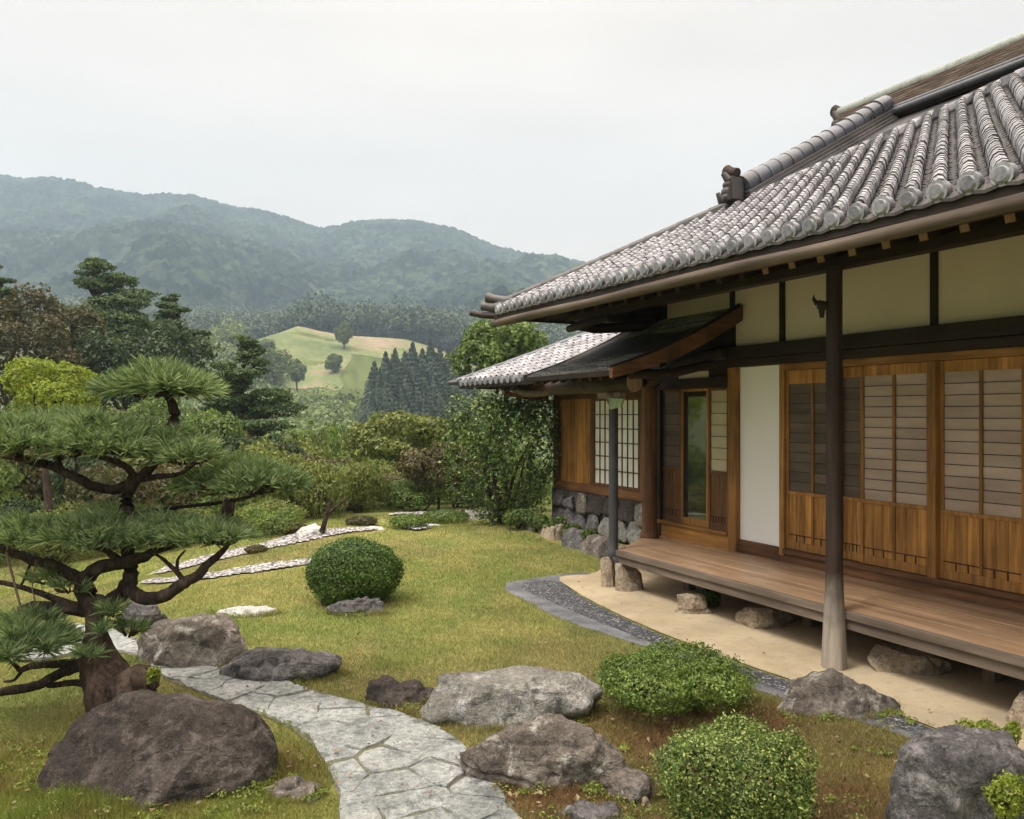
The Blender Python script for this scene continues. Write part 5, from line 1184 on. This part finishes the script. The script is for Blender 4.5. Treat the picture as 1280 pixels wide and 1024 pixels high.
def pad(x, y, hw_, th, Y=5.0, n=None, ln=.105, dep=.62, k=34, tiltx=0.0):
    """flat cushion of needle tufts; x,y centre of the pad underside, hw_ half width and th thickness in pixels"""
    c = np.array(pt(x, y-11, Y)); rx = hw_/1000*Y; ry = rx*dep; hz = max(.02, th/1000*Y-ln*.75)
    n = n or int(760*rx*ry*3.14)+20
    r = np.sqrt(rng.random(n)); a = rng.uniform(0, 6.283, n); q = rng.random(n)**.5
    lump = 1+.18*np.sin(a*3+x)+.12*np.sin(a*7+y)
    P = np.column_stack([np.cos(a)*r*rx*lump, np.sin(a)*r*ry*lump, hz*(1-r**2)*q+.03*vn(np.column_stack([np.cos(a)*r*4+x, np.sin(a)*r*4, q]), 3)+tiltx*np.cos(a)*r*rx])
    A = np.column_stack([np.cos(a)*r*.75, np.sin(a)*r*.75, np.full(n, .95)-.55*r**3]); A /= np.linalg.norm(A, axis=1)[:, None]
    V = needles(P+c, A, k, ln, .0028); npmesh('needle_pad', V, quads(len(V)//4), 'needle', pine)
    tw = MB()
    for i in range(int(10+rx*22)):
        j = rng.integers(n); p = Vector(P[j]+c); o = Vector(c)+Vector((P[j][0]*.35, P[j][1]*.35, -.03)); limb(tw, o, p-Vector((0, 0, .01)), .008, .003, .2, 4)
    tw.build('twig', 'bark_dark', pine)
pad(200, 500, 62, 50, 5.1, k=40, ln=.13, n=190); pad(215, 500, 46, 40, 5.0, n=80); 
pad(25, 565, 85, 42, 4.8); pad(110, 572, 85, 58, 4.95, k=38); pad(75, 560, 75, 50, 5.15); pad(185, 575, 70, 48, 5.0); pad(232, 585, 34, 32, 4.9)
pad(300, 622, 72, 52, 5.1, dep=.5, k=42); pad(330, 615, 46, 38, 5.05)
pad(30, 685, 78, 40, 4.85, dep=.45); pad(120, 684, 88, 44, 4.85, k=36, dep=.45); pad(205, 686, 82, 42, 4.95, k=36, dep=.45); pad(262, 684, 52, 34, 4.85, dep=.45); pad(150, 672, 90, 40, 5.2, dep=.4)
pad(18, 822, 62, 50, 4.75, ln=.14); pad(40, 790, 34, 28, 4.9)
pad(125, 800, 14, 18, 4.8, n=7); pad(108, 830, 16, 18, 4.75, n=7); pad(140, 775, 18, 20, 4.85, n=8); pad(160, 800, 22, 26, 5.0, n=11); pad(65, 735, 34, 24, 4.95, n=16); pad(88, 745, 22, 20, 4.9, n=9)
m = MB(); m.tube([at(45, 700, 4.9), at(40, 735, 4.9), at(46, 760, 4.9)], .004, 6); m.tube([at(8, 690, 4.85), at(22, 745, 4.85), at(30, 775, 4.85)], .007, 6)
m.v = [(v[0]-PX, v[1]-PY, v[2]) for v in m.v]; m.build('support_cane', 'wood_grey_z', pine)

# ================================================================== GRASS (uncountable)
def grass():
    n = 620000; D = 3.0*np.exp(rng.random(n)*math.log(14.5/3.0)); T = rng.uniform(-.70, .62, n); Y = D; X = T*Y
    k = np.ones(n, bool)
    q0 = np.column_stack([X, Y])*9
    for poly in (SAND, GRAV, GPATH1, GPATH2, GPATH3): k &= ~inpoly(X+.035*vn(q0, 75), Y+.035*vn(q0, 76), smooth_poly(poly, 1))
    jit = .02; pj = smooth_poly([(p[0], p[1]) for p in PATH], 2); q_ = np.column_stack([X, Y])*6; inside = inpoly(X+.10*vn(q_, 71), Y+.10*vn(q_, 72), pj) & inpoly(X+.05*vn(q_*3, 73), Y+.05*vn(q_*3, 74), pj); k &= ~inside
    uu, aa = X*ux+Y*uy, X*ax_+Y*ay_; k &= ~((aa > 4.9) & (uu < 7.9)) & ~((aa > 5.7) & (uu < 13))
    for (x0, x1, yb, dp) in ((412, 482, 770, .2), (266, 346, 771, .45), (62, 338, 1008, .5), (172, 326, 836, .4), (510, 740, 908, .35), (583, 806, 985, .3)):
        gx, gy = gp((x0+x1)/2, yb); w_ = (x1-x0)/2000*gy; k &= ~((((X-gx)/w_/.8)**2+((Y-gy-w_*.7)/(w_*dp*1.4))**2) < 1)
    X, Y = X[k], Y[k]; n0 = len(X); ex = []
    for (fx, fy, fa, fb) in FOOT:                     # longer tufts crowding the foot of each rock
        q = int(2600*fa); t = rng.uniform(2.7, 6.7, q); rr_ = 1+rng.normal(0, .07, q)+.06*np.sin(t*9+fx*7)
        ex.append(np.column_stack([fx+np.cos(t)*fa*rr_, fy+np.sin(t)*fb*rr_]))
    ex = np.concatenate(ex); ex = ex[~inpoly(ex[:, 0], ex[:, 1], pj)]; X = np.concatenate([X, ex[:, 0]]); Y = np.concatenate([Y, ex[:, 1]])
    n = len(X); z = terrain(X, Y); P2 = np.column_stack([X, Y])
    moss = np.clip((4.9-Y)*1.5, 0, 1)*np.clip((-X-.6)*2, 0, 1); cl_ = np.clip(fbm(P2*2.2, 41, 3), 0, 1)
    rm = np.zeros(n)
    for (px, py, r, kk) in ZONES: gx, gy = gp(px, py); rm = np.maximum(rm, kk*np.clip(1.3-np.hypot(X-gx, (Y-gy)*.8)/r, 0, 1))
    h = (.012+.016*rng.random(n))*(1+.5*cl_)*(1+.9*moss*cl_+.7*rm*rng.random(n)); h *= 1+.02*(Y-4); h[n0:] *= 1.7
    wd = .0016+.00055*Y; a = rng.uniform(0, 6.28, n); le = rng.uniform(.2, 1.0, n)*h; b = rng.uniform(0, 6.28, n)
    B = np.column_stack([X, Y, z-.002]); S = np.column_stack([np.cos(a), np.sin(a), a*0])*(wd*.5)[:, None]
    Tp = B+np.column_stack([np.cos(b)*le, np.sin(b)*le, h])
    V = np.stack([B-S, B+S, Tp], 1).reshape(-1, 3); c = zone_color(X, Y)*rng.uniform(.85, 1.35, n)[:, None]
    tagged = npmesh('grass', V, np.arange(n*3).reshape(n, 3), 'grass', cattr=np.repeat(c, 3, 0)); tag(tagged, kind='stuff')
grass()

def litter():                                        # fallen leaves and small weeds, uncountable
    n = 2600; Y = 3.1*np.exp(rng.random(n)*math.log(12/3.1)); X = rng.uniform(-.68, .6, n)*Y; P2 = np.column_stack([X, Y])
    m_ = np.zeros(n)
    for (px, py, r, kk) in ZONES: gx, gy = gp(px, py); m_ = np.maximum(m_, np.clip(1.4-np.hypot(X-gx, Y-gy)/r, 0, 1))
    k = rng.random(n) < .22+.6*m_; uu, aa = X*ux+Y*uy, X*ax_+Y*ay_; k &= ~((aa > 4.6) & (uu < 8))
    X, Y = X[k], Y[k]; C = np.column_stack([X, Y, terrain(X, Y)+.03]); V = leaves(C, np.tile([0, 0, 1.], (len(C), 1)), .028, .6, .35)
    tag(npmesh('fallen_leaves', V, quads(len(C)), 'leaf_fallen'), kind='stuff')
    cs = []; rs = random.Random(9)
    for (fx, fy, fa, fb) in FOOT:
        for _ in range(int(3+fa*9)):
            t = rs.uniform(2.9, 6.6); q = rs.uniform(.98, 1.2); cs.append((fx+math.cos(t)*fa*q, fy+math.sin(t)*fb*q))
    for _ in range(70):
        Y = rs.uniform(3.3, 4.9); cs.append((rs.uniform(-.68, -.25)*Y, Y))
    for _ in range(60):
        Y = rs.uniform(3.5, 5.0); cs.append((rs.uniform(.05, .5)*Y, Y))
    cs = np.array(cs); cs = cs[~inpoly(cs[:, 0], cs[:, 1], PATH) & ~inpoly(cs[:, 0], cs[:, 1], SAND)]
    per = 46; C = np.repeat(cs, per, 0); rr_ = np.repeat(rng.uniform(.025, .075, len(cs)), per); a = rng.uniform(0, 6.28, len(C)); q = np.sqrt(rng.random(len(C)))
    P = np.column_stack([C[:, 0]+np.cos(a)*q*rr_, C[:, 1]+np.sin(a)*q*rr_, .01+rr_*.6*(1-q*q)*rng.random(len(C))+.01]); P[:, 2] += terrain(P[:, 0], P[:, 1])
    d = np.column_stack([np.cos(a)*q, np.sin(a)*q, np.full(len(C), .9)])
    tag(npmesh('weeds', leaves(P, d, .016, .5, .5), quads(len(P)), 'leaf_weed'), kind='stuff')
leaf_mat('leaf_fallen', [(.07, .04, .022), (.14, .085, .04), (.2, .15, .08), (.09, .06, .04)], 0)
leaf_mat('leaf_weed', [(.08, .11, .02), (.16, .21, .04), (.26, .3, .06)], .3)
litter()

# ================================================================== HAZE
m = bpy.data.materials.new('haze'); m.use_nodes = True; m.node_tree.nodes.clear(); o = m.node_tree.nodes.new('ShaderNodeOutputMaterial'); v = m.node_tree.nodes.new('ShaderNodeVolumePrincipled')
v.inputs['Density'].default_value = .00054; v.inputs['Color'].default_value = (.58, .78, .97, 1); v.inputs['Anisotropy'].default_value = .1
m.node_tree.links.new(v.outputs[0], o.inputs['Volume']); MT['haze'] = m
hb = MB(); hb.box(-1560, 1560, -1560, 1560, -40, 480); hz = hb.build('haze', 'haze'); hz['kind'] = 'stuff'
